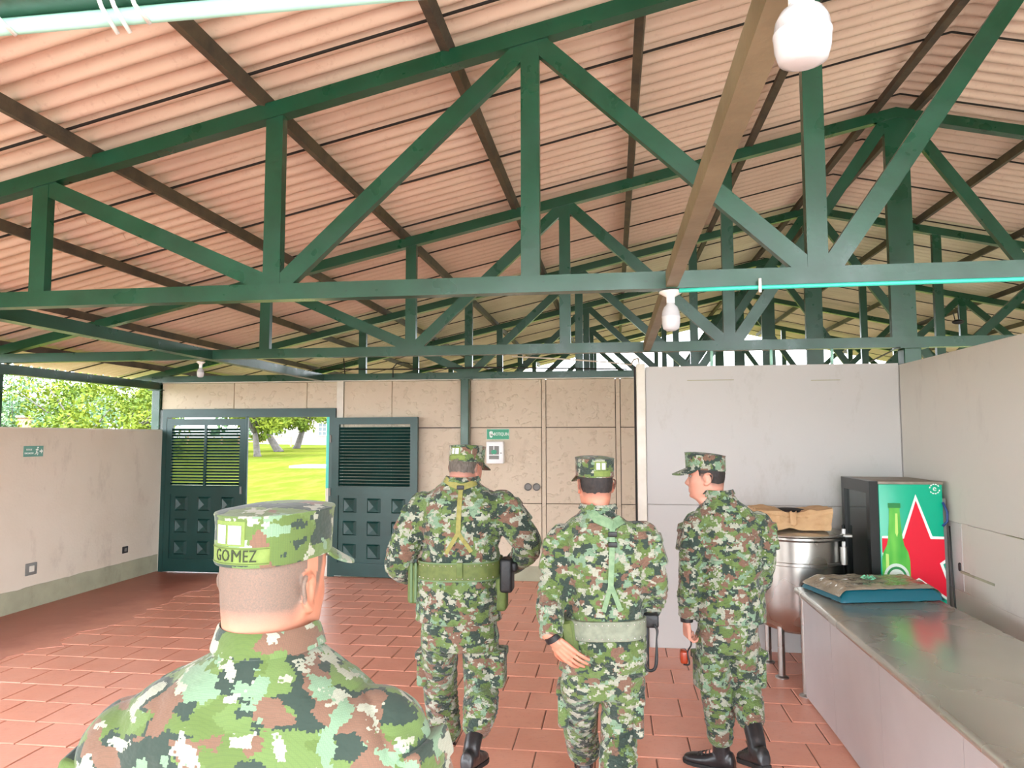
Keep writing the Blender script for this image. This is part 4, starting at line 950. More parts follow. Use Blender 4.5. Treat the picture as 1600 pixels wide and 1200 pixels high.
def make_cap(root, mtx, cp, camom, tape=None):
    n = 64; R = []
    for u, d in ((0, -.004), (0, 0), (.04, .0015), (.3, .0005), (.34, .001), (.7, 0), (.93, .001), (.97, .0025), (1, .0015), (1.005, -.004)):
        R.append([mtx @ (cap_pt(2*math.pi*i/n, u, cp, d)+V3(0, 0, .0)) for i in range(n)])
    for f, dz in ((.8, .004), (.5, .007), (.2, .008), (.02, .008)):
        R.append([mtx @ Vector((p.x*f, p.y*f, cp['z']+cp['h']+.012*(p.y/.104)*f*cp.get('peak', 1.)+dz)) for p in [cap_pt(2*math.pi*i/n, 1, cp) for i in range(n)]])
    # inner wall so the cap is a hollow shell around the head
    m = MB(); m.rings(R, cap=False); L = len(R)
    cap = build(m, 'cap', camom, root, sm=45)
    P = []
    for i in range(13):
        r = []
        for j in range(25):
            th = math.radians(-72+144*j/24); e = math.cos(math.radians(-72+144*j/24)*1.2); ln = .078*max(.0, e)**.6*i/12
            p = cap_pt(th, 0.02, cp, .0); dirv = Vector((math.sin(th)*.45, 1, 0)).normalized(); q = p+dirv*ln; q.z -= ln*.42+.9*ln*abs(math.sin(th))**2*.35; r.append(mtx @ q)
        P.append(r)
    build(MB().grid(P, .0035, mtx.to_3x3() @ V3(0, 0, -1)), 'visor', camom, cap, sm=60)
    def patch(th0, th1, u0, u1, lift, name, mt, ns=14):
        P = []
        for i in range(ns+1):
            r = []
            for j in range(4): r.append(mtx @ cap_pt(th0+(th1-th0)*i/ns, u0+(u1-u0)*j/3, cp, lift))
            P.append(r)
        c = cap_pt((th0+th1)/2, .5, cp); nrm = (mtx.to_3x3() @ Vector((c.x, c.y, 0))).normalized()
        return build(MB().grid(P, .0012, -nrm), name, mt, cap, sm=60)
    if tape:
        B = math.pi; w = tape.get('w', .62); sh = tape.get('sh', 0.)
        patch(B-w+sh, B+w+sh, .06, .40, .0015, 'name_tape', 'tape'); patch(B-w*.98+sh, B+w*.98+sh, .365, .385, .0028, 'tape_hem', 'tapeed'); patch(B-w*.98+sh, B+w*.98+sh, .075, .095, .0028, 'tape_hem', 'tapeed')
        bw = tape.get('bw', .28); b0 = B+tape.get('bsh', w*.35)
        patch(b0-bw*.5-.08, b0+bw*.5+.1, .42, .9, .0012, 'rank_patch', 'tape'); patch(b0-bw*.5-.02, b0-.03, .46, .82, .003, 'rank_bar', 'bars'); patch(b0+.03, b0+bw*.5+.02, .46, .82, .003, 'rank_bar', 'bars')
        if tape.get('text'):
            me = textmesh(tape['text'], .026, Matrix.Identity(4), .0006, 1.1, .85); bm = bmesh.new(); bm.from_mesh(me); bmesh.ops.subdivide_edges(bm, edges=[e for e in bm.edges if e.calc_length() > .004], cuts=3); bm.to_mesh(me); bm.free()
            for vv in me.vertices:
                th = B-tape.get('tsh', 0.)-vv.co.x/.1; p = cap_pt(th, .225+vv.co.y/cp['h'], cp, .0022+vv.co.z); vv.co = mtx @ p
            make('name_lettering', me, 'thread', cap)
    return cap
def hand(m, wrist, dirn, palm, side, curl=(.5, .5, .5, .5), s=1., thumb=.5, spread=.3):
    """dirn: along the fingers; palm: out of the palm; side +1 right hand, -1 left"""
    d = Vector(dirn).normalized(); p = Vector(palm); p = (p-d*p.dot(d)).normalized(); x = d.cross(p).normalized()*side   # x: towards the thumb
    W = Vector(wrist)
    for k, off in enumerate((-.031, -.0105, .0105, .030)):
        a = W+x*(off*.75*s)+d*.012*s; b_ = W+x*(off*s)+d*.088*s; m.tube([a, (a+b_)/2, b_], [(.0125*s, .0135*s), (.0135*s, .0135*s), (.0105*s, .0115*s)], 8); m.ball(b_, .0105*s, 6)
        ln = (.068, .078, .083, .074)[k]*s; q = b_; ax = x; c = curl[k]; dd = (d+x*(off*spread*12)).normalized()
        for j, (f, r) in enumerate(((.45, .0086), (.31, .008), (.24, .0072))):
            rot_ = Matrix.Rotation((c*1.1 if j else c*.9)*-side, 3, ax) if True else None
            nd = (dd*math.cos(c*1.05)+p*math.sin(c*1.05)).normalized() if j == 0 else (dd*math.cos(c*1.2)+pd*math.sin(c*1.2)).normalized()
            pd = (p-nd*p.dot(nd)).normalized() if j == 0 else (pd*math.cos(c*1.2)-dd*math.sin(c*1.2)).normalized()
            e = q+nd*ln*f; m.tube([q, e], [r*s, r*s*.95], 8); m.ball(e, r*s*.95, 6); q = e; dd = nd
    a = W+x*.018*s+d*.02*s+p*.004*s; b_ = a+(x*.75+d*.65+p*.25).normalized()*.042*s; c_ = b_+(x*.35+d*.9+p*thumb).normalized()*.032*s; e = c_+(x*.1+d*.9+p*thumb*1.3).normalized()*.026*s
    m.tube([a, b_], [.0145*s, .0115*s], 8); m.tube([b_, c_, e], [.0112*s, .0102*s, .0085*s], 8); m.ball(e, .0085*s, 6)
    m.tube([W-d*.05*s, W, W+d*.03*s], [(.024*s, .021*s), (.026*s, .020*s), (.030*s, .017*s)], 12, True, x)
def boot(root, ankle, toe, label=None):
    """ankle: joint ~.1 above the sole; toe: tip of sole. Leather upper, cap, sole, laces"""
    A, T = Vector(ankle), Vector(toe); f = (T-A); up = V3(0, 0, 1)
    # frame along the sole
    fl = f.copy(); side = fl.cross(up).normalized(); fl = fl.normalized()
    # foot axis: project so that the sole lies .1 below the ankle perpendicular to axis
    L = f.length; h = .095; ang = math.asin(min(.99, h/L)); ax = (Matrix.Rotation(ang, 3, side) @ fl).normalized(); dn = ax.cross(side).normalized()
    if dn.z > 0 and abs(ax.z) < .7: dn = -dn
    ln = L*math.cos(ang)
    def q(a, b, s_=0): return A+ax*a+dn*b+side*s_
    secs = [(-.075, .062, .026, .030), (-.062, .045, .036, .052), (-.02, .042, .040, .056), (.03, .048, .042, .050), (.08, .060, .045, .038), (ln-.075, .066, .048, .032), (ln-.035, .070, .044, .027), (ln-.01, .074, .032, .022), (ln+.002, .078, .014, .014)]
    R = []
    for a, c, w, hh in secs: R.append([q(a, c+hh*math.sin(2*math.pi*k/16), w*math.copysign(abs(math.cos(2*math.pi*k/16))**.8, math.cos(2*math.pi*k/16))) for k in range(16)])
    m = MB(); m.rings(R); sh = (root['shin'] if False else None)
    return m, q, ln, ax, dn, side
def person(nm, label, spec):
    S = spec; base = Vector(S['base']); cm = S['camo']; hf = headframe(S['chin'], S['yaw'], S['pitch'], S.get('hs', 1.), S.get('roll', 0.))
    # ---- body: one continuous skin surface, head to feet
    b = MB(); hr = [[hf @ p for p in r] for r in head_rings(S.get('fat', 0.), S.get('wide', 1.), S.get('neckw', 1.))]; b.rings(hr)
    for sd in (-1, 1): ear(b, sd, hf)
    tor = S['torso']; b.rings(erings([(r[0], r[1], r[2], r[3]*.8, r[4]*.8) for r in tor], 28, S.get('tyaw', 0.)))
    nb = Vector((tor[-1][0], tor[-1][1], tor[-1][2])); b.tube([nb-V3(0, 0, .08), hf @ V3(0, -.02, -.06)], [.07, .062], 14)
    for sd, arm in S['arms'].items():
        p, r = sub(arm['p'], [q*.62 for q in arm['r']], 4); p[-1] = Vector(arm['wrist']); r[-1] = (.026, .026); b.tube(p, [(min(x[0], .055), min(x[0], .055)) for x in r], 10)
        hand(b, arm['wrist'], arm['hd'], arm['palm'], 1 if sd == 'R' else -1, arm.get('curl', (.5,)*4), arm.get('s', 1.), arm.get('thumb', .5))
    for sd, leg in S['legs'].items():
        p, r = sub(leg['p'], [.072, .055, .038, .027], 3); b.tube(p, r, 10); A_ = Vector(leg['p'][-1]); b.tube([A_, A_+(Vector(leg['toe'])-A_)*.62], [.028, .016], 8)
    me = remesh(b, S.get('vox', .005), 2)
    inv = hf.inverted(); at = me.attributes.new('hair', 'FLOAT', 'POINT'); vals = []
    for v in me.vertices:
        q = inv @ v.co; vals.append(hair_mask(q, S.get('hairlow', .05))*S.get('haird', 1.) if -.05 < q.z < .25 and abs(q.x) < .095 and abs(q.y) < .13 and not (abs(q.x) > .079 and -.03 < q.y < .03) else 0.)
    at.data.foreach_set('value', vals)
    body = make(nm, me, S['skin'], None, base); tag(body, label, 'person', 'people in camouflage uniform')
    # face marks: eyes and brows as their own pieces
    for sd in (-1, 1):
        e = build(MB().ball(hf @ V3(sd*.032, .0765, .119), .0105*S.get('hs', 1.), 8), 'eye', 'eyewhite', body, sm=True); build(MB().ball(hf @ V3(sd*.0325, .0835, .119), .0052, 6), 'iris', 'black', e, sm=True)
        br = [hf @ (head_pt(.135+.003*math.sin(k/6*math.pi), sd*(.16+.5*k/6), .0772, .102, .0935)+V3(0, .0025, 0)) for k in range(7)]; build(MB().tube(br, [.0015, .003, .0034, .0034, .003, .0024, .0012], 6), 'eyebrow', S['hairm'], body, sm=True)
    # hair: short clipped shell over the scalp
    if S.get('hairthick'):
        n = 72; P = {}; vs, fs = [], []; HR = head_rings(S.get('fat', 0.), S.get('wide', 1.), S.get('neckw', 1.), n)
        for i, r in enumerate(HR):
            for k, p in enumerate(r):
                mk = hair_mask(p, S.get('hairlow', .05)+.022+.007*noise.noise(p*60))
                if abs(p.x) > .066 and -.028 < p.y < .024 and p.z < .135: mk = 0
                P[i, k] = (mk, len(vs)); nn = Vector((p.x, p.y, max(0, p.z-.15)*1.5)).normalized(); vs.append(hf @ (p+nn*(S['hairthick']*mk*(.8+.4*noise.noise(p*90))-.001)))
        for i in range(len(HR)-1):
            for k in range(n):
                q = [(i, k), (i, (k+1) % n), (i+1, (k+1) % n), (i+1, k)]
                if max(P[c][0] for c in q) > .02 and HR[i][k].z < .2: fs.append(tuple(P[c][1] for c in q))
        build(MB().add(vs, fs), 'hair', S['hairm'], body, sm=True)
    # ---- jacket
    j = MB(); h0 = tor[0]; R = erings([(h0[0], h0[1], h0[2]-.004, h0[3]+.012, h0[4]+.014)]+list(tor), 36, S.get('tyaw', 0.)); j.rings(R)
    for arm in S['arms'].values():
        p, r = sub(arm['p'], arm['r'], 5); j.tube(p, r, 18)
        j.ball(arm['p'][0], arm['r'][0] if not hasattr(arm['r'][0], '__len__') else arm['r'][0][0], 8); cu = Vector(arm['p'][-1])
    jm = remesh(j, S.get('jvox', .009), S.get('jsm', 5))
    bones = [((tor[0][0], tor[0][1], tor[0][2]), (tor[-1][0], tor[-1][1], tor[-1][2]), S.get('ba', .005), 5, 2.5)]
    for arm in S['arms'].values():
        for a0, a1 in zip(arm['p'][:-1], arm['p'][1:]): bones.append((a0, a1, S.get('aa', .009), 13, 1.4))
    wrinkle(jm, bones, S.get('bw', .007), S['seed']); jt = bvh(jm)
    jk = make('jacket', jm, cm, body)
    for arm in S['arms'].values():           # cuff band
        c = Vector(arm['p'][-1]); d = (c-Vector(arm['p'][-2])).normalized(); rr = arm['r'][-1] if not hasattr(arm['r'][-1], '__len__') else arm['r'][-1][0]
        build(MB().tube([c-d*.035, c-d*.02, c+d*.012, c+d*.018], [rr*.98, rr*1.06, rr*1.04, rr*.9], 18), 'cuff', cm, jk, sm=50)
    # collar: standing band that folds down
    if S.get('collar'):
        cc = S['collar']; n = 40; R = []
        for (k, dz, g) in ((1.0, -.03, 0), (1.0, .0, 0), (.97, .034, 0), (.985, .041, .0), (1.03, .036, 0), (1.13, .004, 0), (1.15, -.004, 0), (1.1, -.006, 0)):
            R.append([Vector((cc[0]+cc[3]*k*math.cos(2*math.pi*i/n), cc[1]+cc[4]*k*math.sin(2*math.pi*i/n), cc[2]+dz*cc[5]-.022*max(0, math.sin(2*math.pi*i/n))-cc[6]*math.sin(2*math.pi*i/n))) for i in range(n)])
        cl = build(MB().rings(R, cap=False), 'collar', cm, jk, sm=60)
    # ---- trousers
    tr = MB(); tr.rings(erings([(r[0], r[1], r[2], r[3]*.92, r[4]*.88) for r in S['hips']], 32, S.get('pyaw', 0.), 2.4))
    for leg in S['legs'].values():
        a = Vector(leg['p'][-1]); kd = (Vector(leg['p'][-2])-a).normalized(); e = a+kd*leg.get('bl', .1)
        p, r = sub(list(leg['p'][:-1])+[e], [leg['r'][0]*.93]+list(leg['r'][1:]), 6); tr.tube(p, r, 20); tr.ball(leg['p'][0], leg['r'][0]*.95, 8); tr.ball(e+kd*.02, leg['r'][-1]*1.1, 8)
    tm = remesh(tr, S.get('jvox', .009), 4)
    bones = [((S['hips'][0][0], S['hips'][0][1], S['hips'][0][2]), (S['hips'][-1][0], S['hips'][-1][1], S['hips'][-1][2]), .004, 5, 2)]
    for leg in S['legs'].values():
        L = leg['p']; bones += [(L[0], L[1], .008, 9, 2.4), (L[1], (Vector(L[1])+Vector(L[2]))/2, .012, 15, 1.6), ((Vector(L[1])+Vector(L[2]))/2, L[-1], .013, 19, 1.2)]
    wrinkle(tm, bones, .006, S['seed']+3); tt = bvh(tm); tro = make('trousers', tm, cm, body)
    for sd, leg in S['legs'].items():        # cargo pockets with flaps
        h, k = Vector(leg['p'][0]), Vector(leg['p'][1]); o = -1 if sd == 'L' else 1; ca, sa = math.cos(S.get('pyaw', 0.)), math.sin(S.get('pyaw', 0.)); out = V3(o*ca, o*sa, 0); fw = V3(-sa, ca, 0); c = h+(k-h)*.62+out*(leg['r'][1]*.92)
        mt = Matrix((( fw.x, out.x, 0, c.x), (fw.y, out.y, 0, c.y), (0, 0, 1, c.z), (0, 0, 0, 1)))
        pk = build(MB().bbox(-.075, .075, -.03, leg.get('pk', .022), -.1, .085, .018, 3, mt), 'cargo_pocket', cm, tro, sm=60); build(MB().bbox(-.08, .08, -.02, leg.get('pk', .022)+.007, .055, .1, .008, 2, mt), 'pocket_flap', cm, pk, sm=60)
    # ---- boots
    for sd, leg in S['legs'].items():
        A = Vector(leg['p'][-1]); m, q, ln, ax, dn, side = boot(body, A, leg['toe'])
        kd = (Vector(leg['p'][-2])-A).normalized(); sp, sr = sub([A+dn*.03, A+kd*.03, A+kd*.11, A+kd*.2], [(.043, .05), (.042, .05), (.046, .052), (.05, .055)], 4); m.tube(sp, sr, 14)
        bmh = remesh(m, .006, 4); bt = make('boot', bmh, 'boot', body)
        R = [[q(a, .099+(.0 if a < ln-.04 else -.006*(a-ln+.04)/.04), w*math.cos(0)) for w in (1,)] for a, w in ((0, 0),)]
        out = [(-.078, .022), (-.06, .036), (-.02, .04), (.03, .038), (.08, .044), (ln-.07, .05), (ln-.03, .045), (ln-.004, .03), (ln+.008, .008)]
        pts = [(a, w) for a, w in out]+[(a, -w) for a, w in reversed(out)]
        sm2 = MB(); sm2.poly([q(a, .078, w) for a, w in pts], dn*.022); sm2.poly([q(a, .098, w) for a, w in pts if a < .015], dn*.012); build(sm2, 'sole', 'sole', bt)
        lc = MB()
        for i in range(5):
            a = .035+.022*i; lc.tube([q(a, .012+.008*i-.006, -.03), q(a+.006, -.004+.009*i, 0), q(a, .012+.008*i-.006, .03)], .0035, 6)
        build(lc, 'lace', 'lace', bt, sm=True)
    cap = make_cap(body, hf, S['cap'], cm, S.get('tape'))
    return body, jk, tro, jt, tt, hf
def belt(root, jt, tor, z0, z1, yaw, mt, edge=None, studs=True, tilt=0., lift=.012, name='belt'):
    """webbing belt that hugs the jacket: cast inwards all around"""
    n = 72; zc = (z0+z1)/2; row = min(tor, key=lambda r: abs(r[2]-zc)); c = Vector((row[0], row[1], zc)); ring = []
    for i in range(n):
        a = 2*math.pi*i/n; d = V3(math.cos(a), math.sin(a), 0); r = 0.
        ra, rb = row[3]*1.25, row[4]*1.3; h = jt.ray_cast(c+V3(d.x*ra, d.y*rb, 0), V3(-d.x*ra, -d.y*rb, 0).normalized(), .4)
        ring.append((h[0]-c).to_2d().length if h[0] else row[4])
    for _ in range(10): ring = [.5*ring[i]+.25*(ring[i-1]+ring[(i+1) % n]) for i in range(n)]
    def pt(a, z, l):
        i = a/(2*math.pi)*n; i0 = int(i) % n; f = i-int(i); r = ring[i0]*(1-f)+ring[(i0+1) % n]*f+l; return Vector((c.x+r*math.cos(a), c.y+r*math.sin(a), z+tilt*r*math.cos(a)))
    R = [[pt(2*math.pi*i/n, z, l) for i in range(n)] for z, l in ((z0, -.01), (z0, lift), (z0+.003, lift+.003), (z1-.003, lift+.003), (z1, lift), (z1, -.01))]
    o = build(MB().rings(R, cap=False), name, mt, root, sm=40)
    if edge:
        for z in (z0, z1): build(MB().rings([[pt(2*math.pi*i/n, z+dz, lift+.0045) for i in range(n)] for dz in (-.003, .004)], cap=False), 'belt_piping', edge, o, sm=True)
    if studs:
        m = MB()
        for i in range(14):
            a = -math.pi/2+(i-6.5)*.17
            for z in (z0+.014, z1-.014): m.ball(pt(a % (2*math.pi), z, lift+.004), .0035, 4)
        build(m, 'eyelets', 'chrome', o, sm=True)
    return o, pt
def sleeve_pocket(root, arm, cm, o, frac=.45, out=None):
    a, b_ = Vector(arm['p'][0]), Vector(arm['p'][1]); d = (b_-a).normalized(); out = Vector(out if out else (o, -.15, .1)); out = (out-d*out.dot(d)).normalized(); f = d.cross(out).normalized()
    rr = arm['r'][1] if not hasattr(arm['r'][1], '__len__') else arm['r'][1][0]; c = a+(b_-a)*frac+out*rr*.93
    mt = Matrix(((f.x, out.x, d.x, c.x), (f.y, out.y, d.y, c.y), (f.z, out.z, d.z, c.z), (0, 0, 0, 1)))
    p = build(MB().bbox(-.055, .055, -.03, .016, -.06, .075, .012, 3, mt), 'sleeve_pocket', cm, root, sm=60); build(MB().bbox(-.06, .06, -.02, .022, -.075, -.025, .007, 2, mt), 'pocket_flap', cm, p, sm=60)
def harness(root, jt, yoke, stem, fork, mt, buckle):
    """Y shaped suspenders on the back"""
    h = build(strap(jt, stem, .026, .008), 'harness_strap', mt, root, sm=50)
    for f in fork: build(strap(jt, f, .022, .0075), 'harness_fork', mt, root, sm=50)
    for y in yoke: build(strap(jt, y[0], y[1], .010, .006, cs=7), 'harness_yoke', mt, root, sm=50)
    for z in buckle:
        hh = jt.ray_cast(Vector((stem[0][0], -1.2, z)), V3(0, 1, 0))
        if hh[0]: build(MB().bbox(stem[0][0]-.021, stem[0][0]+.021, hh[0].y-.02, hh[0].y-.011, z-.012, z+.012, .003, 2), 'buckle', 'black', h, sm=50)
# ---------------------------------------------------------------- the four men
def trow(xl, xr, y, Y, b, rl=0.):
    L, R = atY(xl, y, Y), atY(xr, y, Y); return ((L.x+R.x)/2, Y, (L.z+R.z)/2, (R.x-L.x)/2, b, rl)
DK, MD, BR, PL, MT = srgb(38, 54, 46), srgb(92, 114, 60), srgb(112, 82, 66), srgb(154, 156, 140), srgb(112, 138, 112)
CM = [camo('camouflage_cloth_%s' % k, o, DK, MD, BR, PL, MT, sc, 230 if k == 'first' else 150, .4 if k == 'first' else 1.) for k, o, sc in (('first', (3, 1, 7), 1.15), ('second', (8, 4, 2), 1.4), ('third', (1, 9, 5), 1.4), ('fourth', (6, 2, 9), 1.55))]
HB = {k: mat('hair_%s' % k, c, .7, 0, c2, 90, 2, (160, .6, .004), stretch=(1, 1, .4)) for k, c, c2 in (('grey', srgb(96, 88, 80), srgb(70, 62, 56)), ('black', srgb(44, 36, 34), srgb(28, 24, 24)), ('stub', srgb(150, 138, 124), srgb(128, 116, 104)))}
SK = [skinmat('skin_%d' % i, c, c2, h) for i, (c, c2, h) in enumerate(((srgb(200, 140, 116), srgb(190, 122, 98), srgb(100, 90, 82)), (srgb(196, 136, 116), srgb(184, 118, 100), srgb(84, 74, 66)), (srgb(198, 134, 110), srgb(188, 120, 98), srgb(58, 48, 44)), (srgb(202, 144, 124), srgb(194, 132, 112), srgb(40, 34, 32))))]
UP = V3(0, 0, 1)
# ---- man with the harness and wide belt (left of the three)
Y = 4.1
T2 = [trow(652, 782, 966, Y, .155), trow(652, 782, 940, Y, .165), trow(655, 780, 905, Y, .16), trow(662, 779, 880, Y, .155), trow(662, 780, 850, Y, .15), trow(655, 786, 815, Y, .15), trow(660, 788, 790, Y, .14), trow(668, 775, 772, Y+.01, .115), trow(690, 752, 757, Y+.015, .095), trow(699, 745, 746, Y+.02, .085)]
w = lambda x, y, Y_: atY(x, y, Y_)
S2 = dict(base=(T2[0][0], Y, 0), camo=CM[1], skin=SK[1], hairm=HB['grey'], chin=w(726, 735, Y+.06)-V3(0, 0, .107), yaw=.34, pitch=.16, hs=1.06, wide=1.07, neckw=1.2, fat=.010, seed=2.3, aa=.02, ba=.011, bw=.014, hairthick=.006, hairlow=.055, haird=.75,
    torso=T2, arms={
        'L': dict(p=[w(663, 795, Y+.02), w(641, 835, Y+.0), w(623, 878, Y-.01), w(634, 893, Y+.07), w(648, 899, Y+.17)], r=[.098, .092, .082, .068, .052], wrist=w(652, 902, Y+.22), hd=(.5, .85, -.15), palm=(.4, -.1, -1), curl=(.6,)*4),
        'R': dict(p=[w(783, 793, Y+.02), w(806, 822, Y+.0), w(824, 850, Y-.01), w(812, 872, Y+.06), w(797, 884, Y+.15)], r=[.098, .09, .082, .068, .052], wrist=w(792, 888, Y+.2), hd=(-.4, .8, -.3), palm=(-.5, -.1, -1), curl=(.6,)*4)},
    hips=[trow(654, 781, 1012, Y, .14), trow(655, 781, 985, Y, .155), trow(657, 779, 955, Y, .15)],
    legs={'L': dict(p=[w(688, 995, Y+.01), w(687, 1068, Y+.16), w(693, 1118, Y+.25), w(702, 1166, Y+.29)], r=[.118, .10, .098, .085], toe=w(700, 1166, Y+.29)+V3(-.05, .2, -.09), pk=.03),
          'R': dict(p=[w(750, 995, Y+.01), w(752, 1068, Y+.04), w(750, 1112, Y-.12), w(736, 1172, Y-.26)], r=[.118, .098, .092, .074], toe=w(736, 1172, Y-.26)+V3(.03, .19, -.12), pk=.05, bl=.12)},
    collar=(T2[-1][0]+.002, Y+.02, T2[-1][2]-.012, .094, .092, .55, -.006), cap=dict(z=.155, h=.084), tape=dict(w=.55, sh=.05, bsh=.1, bw=.34))
p2, j2, t2, jt2, tt2, hf2 = person('person', 'broad man in camouflage with olive back harness and hands at his belt, walking', S2)
for sd, o in (('L', -1), ('R', 1)): sleeve_pocket(j2, S2['arms'][sd], CM[1], o, .62, (o, -.1, .35))
b2 = lambda x, y: (w(x, y, Y-.15).x, w(x, y, Y-.15).z)
bl_, bp = belt(p2, jt2, T2, b2(718, 908)[1], b2(718, 880)[1], 0, 'webd', 'edge', tilt=.02)
harness(p2, jt2, [([b2(688, 750), b2(700, 757), b2(717, 763)], .034), ([b2(748, 749), b2(735, 757), b2(717, 763)], .034)], [b2(716, 757), b2(717, 800), b2(716, 838)], [[b2(716, 833), b2(706, 850), b2(697, 865)], [b2(717, 833), b2(727, 850), b2(736, 863)]], 'web', [b2(717, 763)[1]])
c = w(649, 908, Y-.02); build(MB().bbox(c.x-.038, c.x+.038, c.y-.04, c.y+.05, c.z-.12, c.z+.1, .02, 3), 'pouch', 'pouch', p2, sm=60)
for dx in (-.012, .014): build(MB().bbox(c.x+dx-.007, c.x+dx+.007, c.y-.047, c.y-.036, c.z-.11, c.z+.11, .002, 1), 'pouch_strap', 'edge', p2)
c = w(792, 893, Y-.02); h_ = build(MB().bbox(c.x-.035, c.x+.035, c.y-.05, c.y+.07, c.z-.11, c.z+.075, .016, 3), 'holster', 'holster', p2, sm=60); build(MB().bbox(c.x+.0, c.x+.06, c.y-.03, c.y+.05, c.z+.0, c.z+.055, .014, 3), 'pistol_grip', 'holster', h_, sm=60)
c = w(783, 925, Y+.0); build(MB().bbox(c.x-.03, c.x+.035, c.y-.05, c.y+.06, c.z-.1, c.z+.11, .024, 3), 'pouch', 'pouch', p2, sm=60)
bz = w(718, 893, Y-.18); q_ = jt2.ray_cast(Vector((bz.x, 2.5, bz.z)), V3(0, 1, 0)); build(MB().bbox(bz.x-.017, bz.x+.017, q_[0].y-.028, q_[0].y-.012, bz.z-.035, bz.z+.045, .004, 2), 'belt_keeper', 'pouch', bl_, sm=60)

# ---- man with sage harness and grey-green belt
Y = 3.6
T3 = [trow(874, 1012, 1046, Y, .14), trow(876, 1012, 1020, Y, .155), trow(884, 1010, 985, Y, .15), trow(886, 1008, 960, Y, .145), trow(882, 1008, 920, Y, .145), trow(876, 1012, 880, Y, .145), trow(876, 1010, 845, Y, .135), trow(884, 992, 820, Y+.01, .115), trow(903, 965, 803, Y+.015, .095), trow(911, 955, 790, Y+.02, .08)]
S3 = dict(base=(T3[0][0], Y, 0), camo=CM[2], skin=SK[2], hairm=HB['black'], chin=w(930, 760, Y+.06)-V3(0, 0, .104), yaw=-.3, pitch=.05, hs=1.04, wide=1., neckw=1.04, fat=.004, seed=5.1, vox=.0038, aa=.02, ba=.011, bw=.014, hairthick=.007, hairlow=.045, haird=.8,
    torso=T3, arms={
        'L': dict(p=[w(881, 846, Y+.01), w(871, 890, Y-.02), w(863, 940, Y-.07), w(860, 968, Y-.13), w(861, 990, Y-.17)], r=[.086, .082, .07, .064, .052], wrist=w(866, 1002, Y-.19), hd=(.72, .0, -.62), palm=(.25, 1, .2), curl=(.1, .14, .2, .28), s=1.1, thumb=.5),
        'R': dict(p=[w(1001, 842, Y+.01), w(1013, 880, Y-.0), w(1020, 915, Y+.0), w(1014, 945, Y+.08), w(1004, 962, Y+.17)], r=[.086, .082, .072, .062, .05], wrist=w(1002, 966, Y+.21), hd=(-.5, .8, -.1), palm=(-.3, .1, -1), curl=(.6,)*4)},
    hips=[trow(876, 1010, 1085, Y, .125), trow(874, 1012, 1060, Y, .14), trow(880, 1010, 1030, Y, .14)],
    legs={'L': dict(p=[w(908, 1066, Y), w(905, 1118, Y+.16), w(908, 1150, Y+.28), w(914, 1186, Y+.36)], r=[.107, .09, .086, .078], toe=w(914, 1186, Y+.36)+V3(-.02, .2, -.09), bl=.06),
          'R': dict(p=[w(975, 1066, Y), w(968, 1140, Y+.02), w(966, 1200, Y-.1), w(966, 1268, Y-.2)], r=[.107, .09, .088, .076], toe=w(966, 1268, Y-.2)+V3(.02, .2, -.10))},
    collar=(T3[-1][0]+.004, Y+.02, T3[-1][2]-.01, .084, .084, .55, -.004), cap=dict(z=.155, h=.082), tape=dict(w=.42, sh=-.1, bsh=-.0, bw=.34))
p3, j3, t3, jt3, tt3, hf3 = person('person', 'man in camouflage with pale sage harness, grey-green belt and coiled pistol lanyard', S3)
for sd, o in (('L', -1), ('R', 1)): sleeve_pocket(j3, S3['arms'][sd], CM[2], o, .6, (o, -.1, .2))
b3 = lambda x, y: (w(x, y, Y-.15).x, w(x, y, Y-.15).z)
bl3, bp3 = belt(p3, jt3, T3, b3(950, 1003)[1], b3(950, 972)[1], 0, 'webgrey', None, tilt=.03)
harness(p3, jt3, [([b3(918, 794), b3(932, 812), b3(957, 822)], .045), ([b3(980, 806), b3(972, 814), b3(957, 822)], .045)], [b3(957, 818), b3(956, 870), b3(954, 922)], [[b3(954, 916), b3(949, 935), b3(943, 956)], [b3(955, 916), b3(963, 936), b3(970, 955)]], 'webg', [b3(956, 836)[1], b3(956, 852)[1]])
c = w(889, 1000, Y-.11)
mt = Matrix.Translation(c) @ Matrix.Rotation(-.18, 4, 'Y') @ Matrix.Rotation(.3, 4, 'Z')
h_ = build(MB().bbox(-.042, .042, -.035, .06, -.1, .09, .02, 3, mt), 'pouch', 'pouch', p3, sm=60); build(MB().bbox(-.03, .014, -.043, -.03, -.07, .085, .004, 2, mt), 'pouch_flap', 'webd', h_, sm=60); build(MB().ball(mt @ V3(.05, -.03, .035), .008, 6), 'snap', 'chrome', h_, sm=True)
c = w(1017, 968, Y+.02); h_ = build(MB().bbox(c.x-.045, c.x+.035, c.y-.05, c.y+.09, c.z-.03, c.z+.035, .012, 3), 'holster', 'holster', p3, sm=60); build(MB().bbox(c.x-.05, c.x-.012, c.y-.04, c.y+.06, c.z-.24, c.z-.02, .012, 3), 'holster_body', 'holster', h_, sm=60)
pts = [w(1022, 976, Y-.06), w(1027, 985, Y-.07), w(1026, 1000, Y-.08), w(1026, 1025, Y-.08), w(1024, 1043, Y-.08), w(1016, 1048, Y-.07), w(1009, 1042, Y-.06), w(1006, 1028, Y-.05), w(1008, 1005, Y-.04)]
pp_, rr_ = sub(pts, [.005, .006, .004, .0075, .0075, .0075, .0075, .0065, .005], 8)
build(MB().tube(pp_, rr_, 8), 'lanyard', 'holster', h_, sm=True)
wr3 = Vector(S3['arms']['L']['wrist']); dv = Vector((.45, .1, -.85)).normalized(); build(MB().tube([wr3-dv*.03, wr3-dv*.005], [(.036, .034), (.036, .034)], 18), 'wristband', 'holster', p3, sm=40)

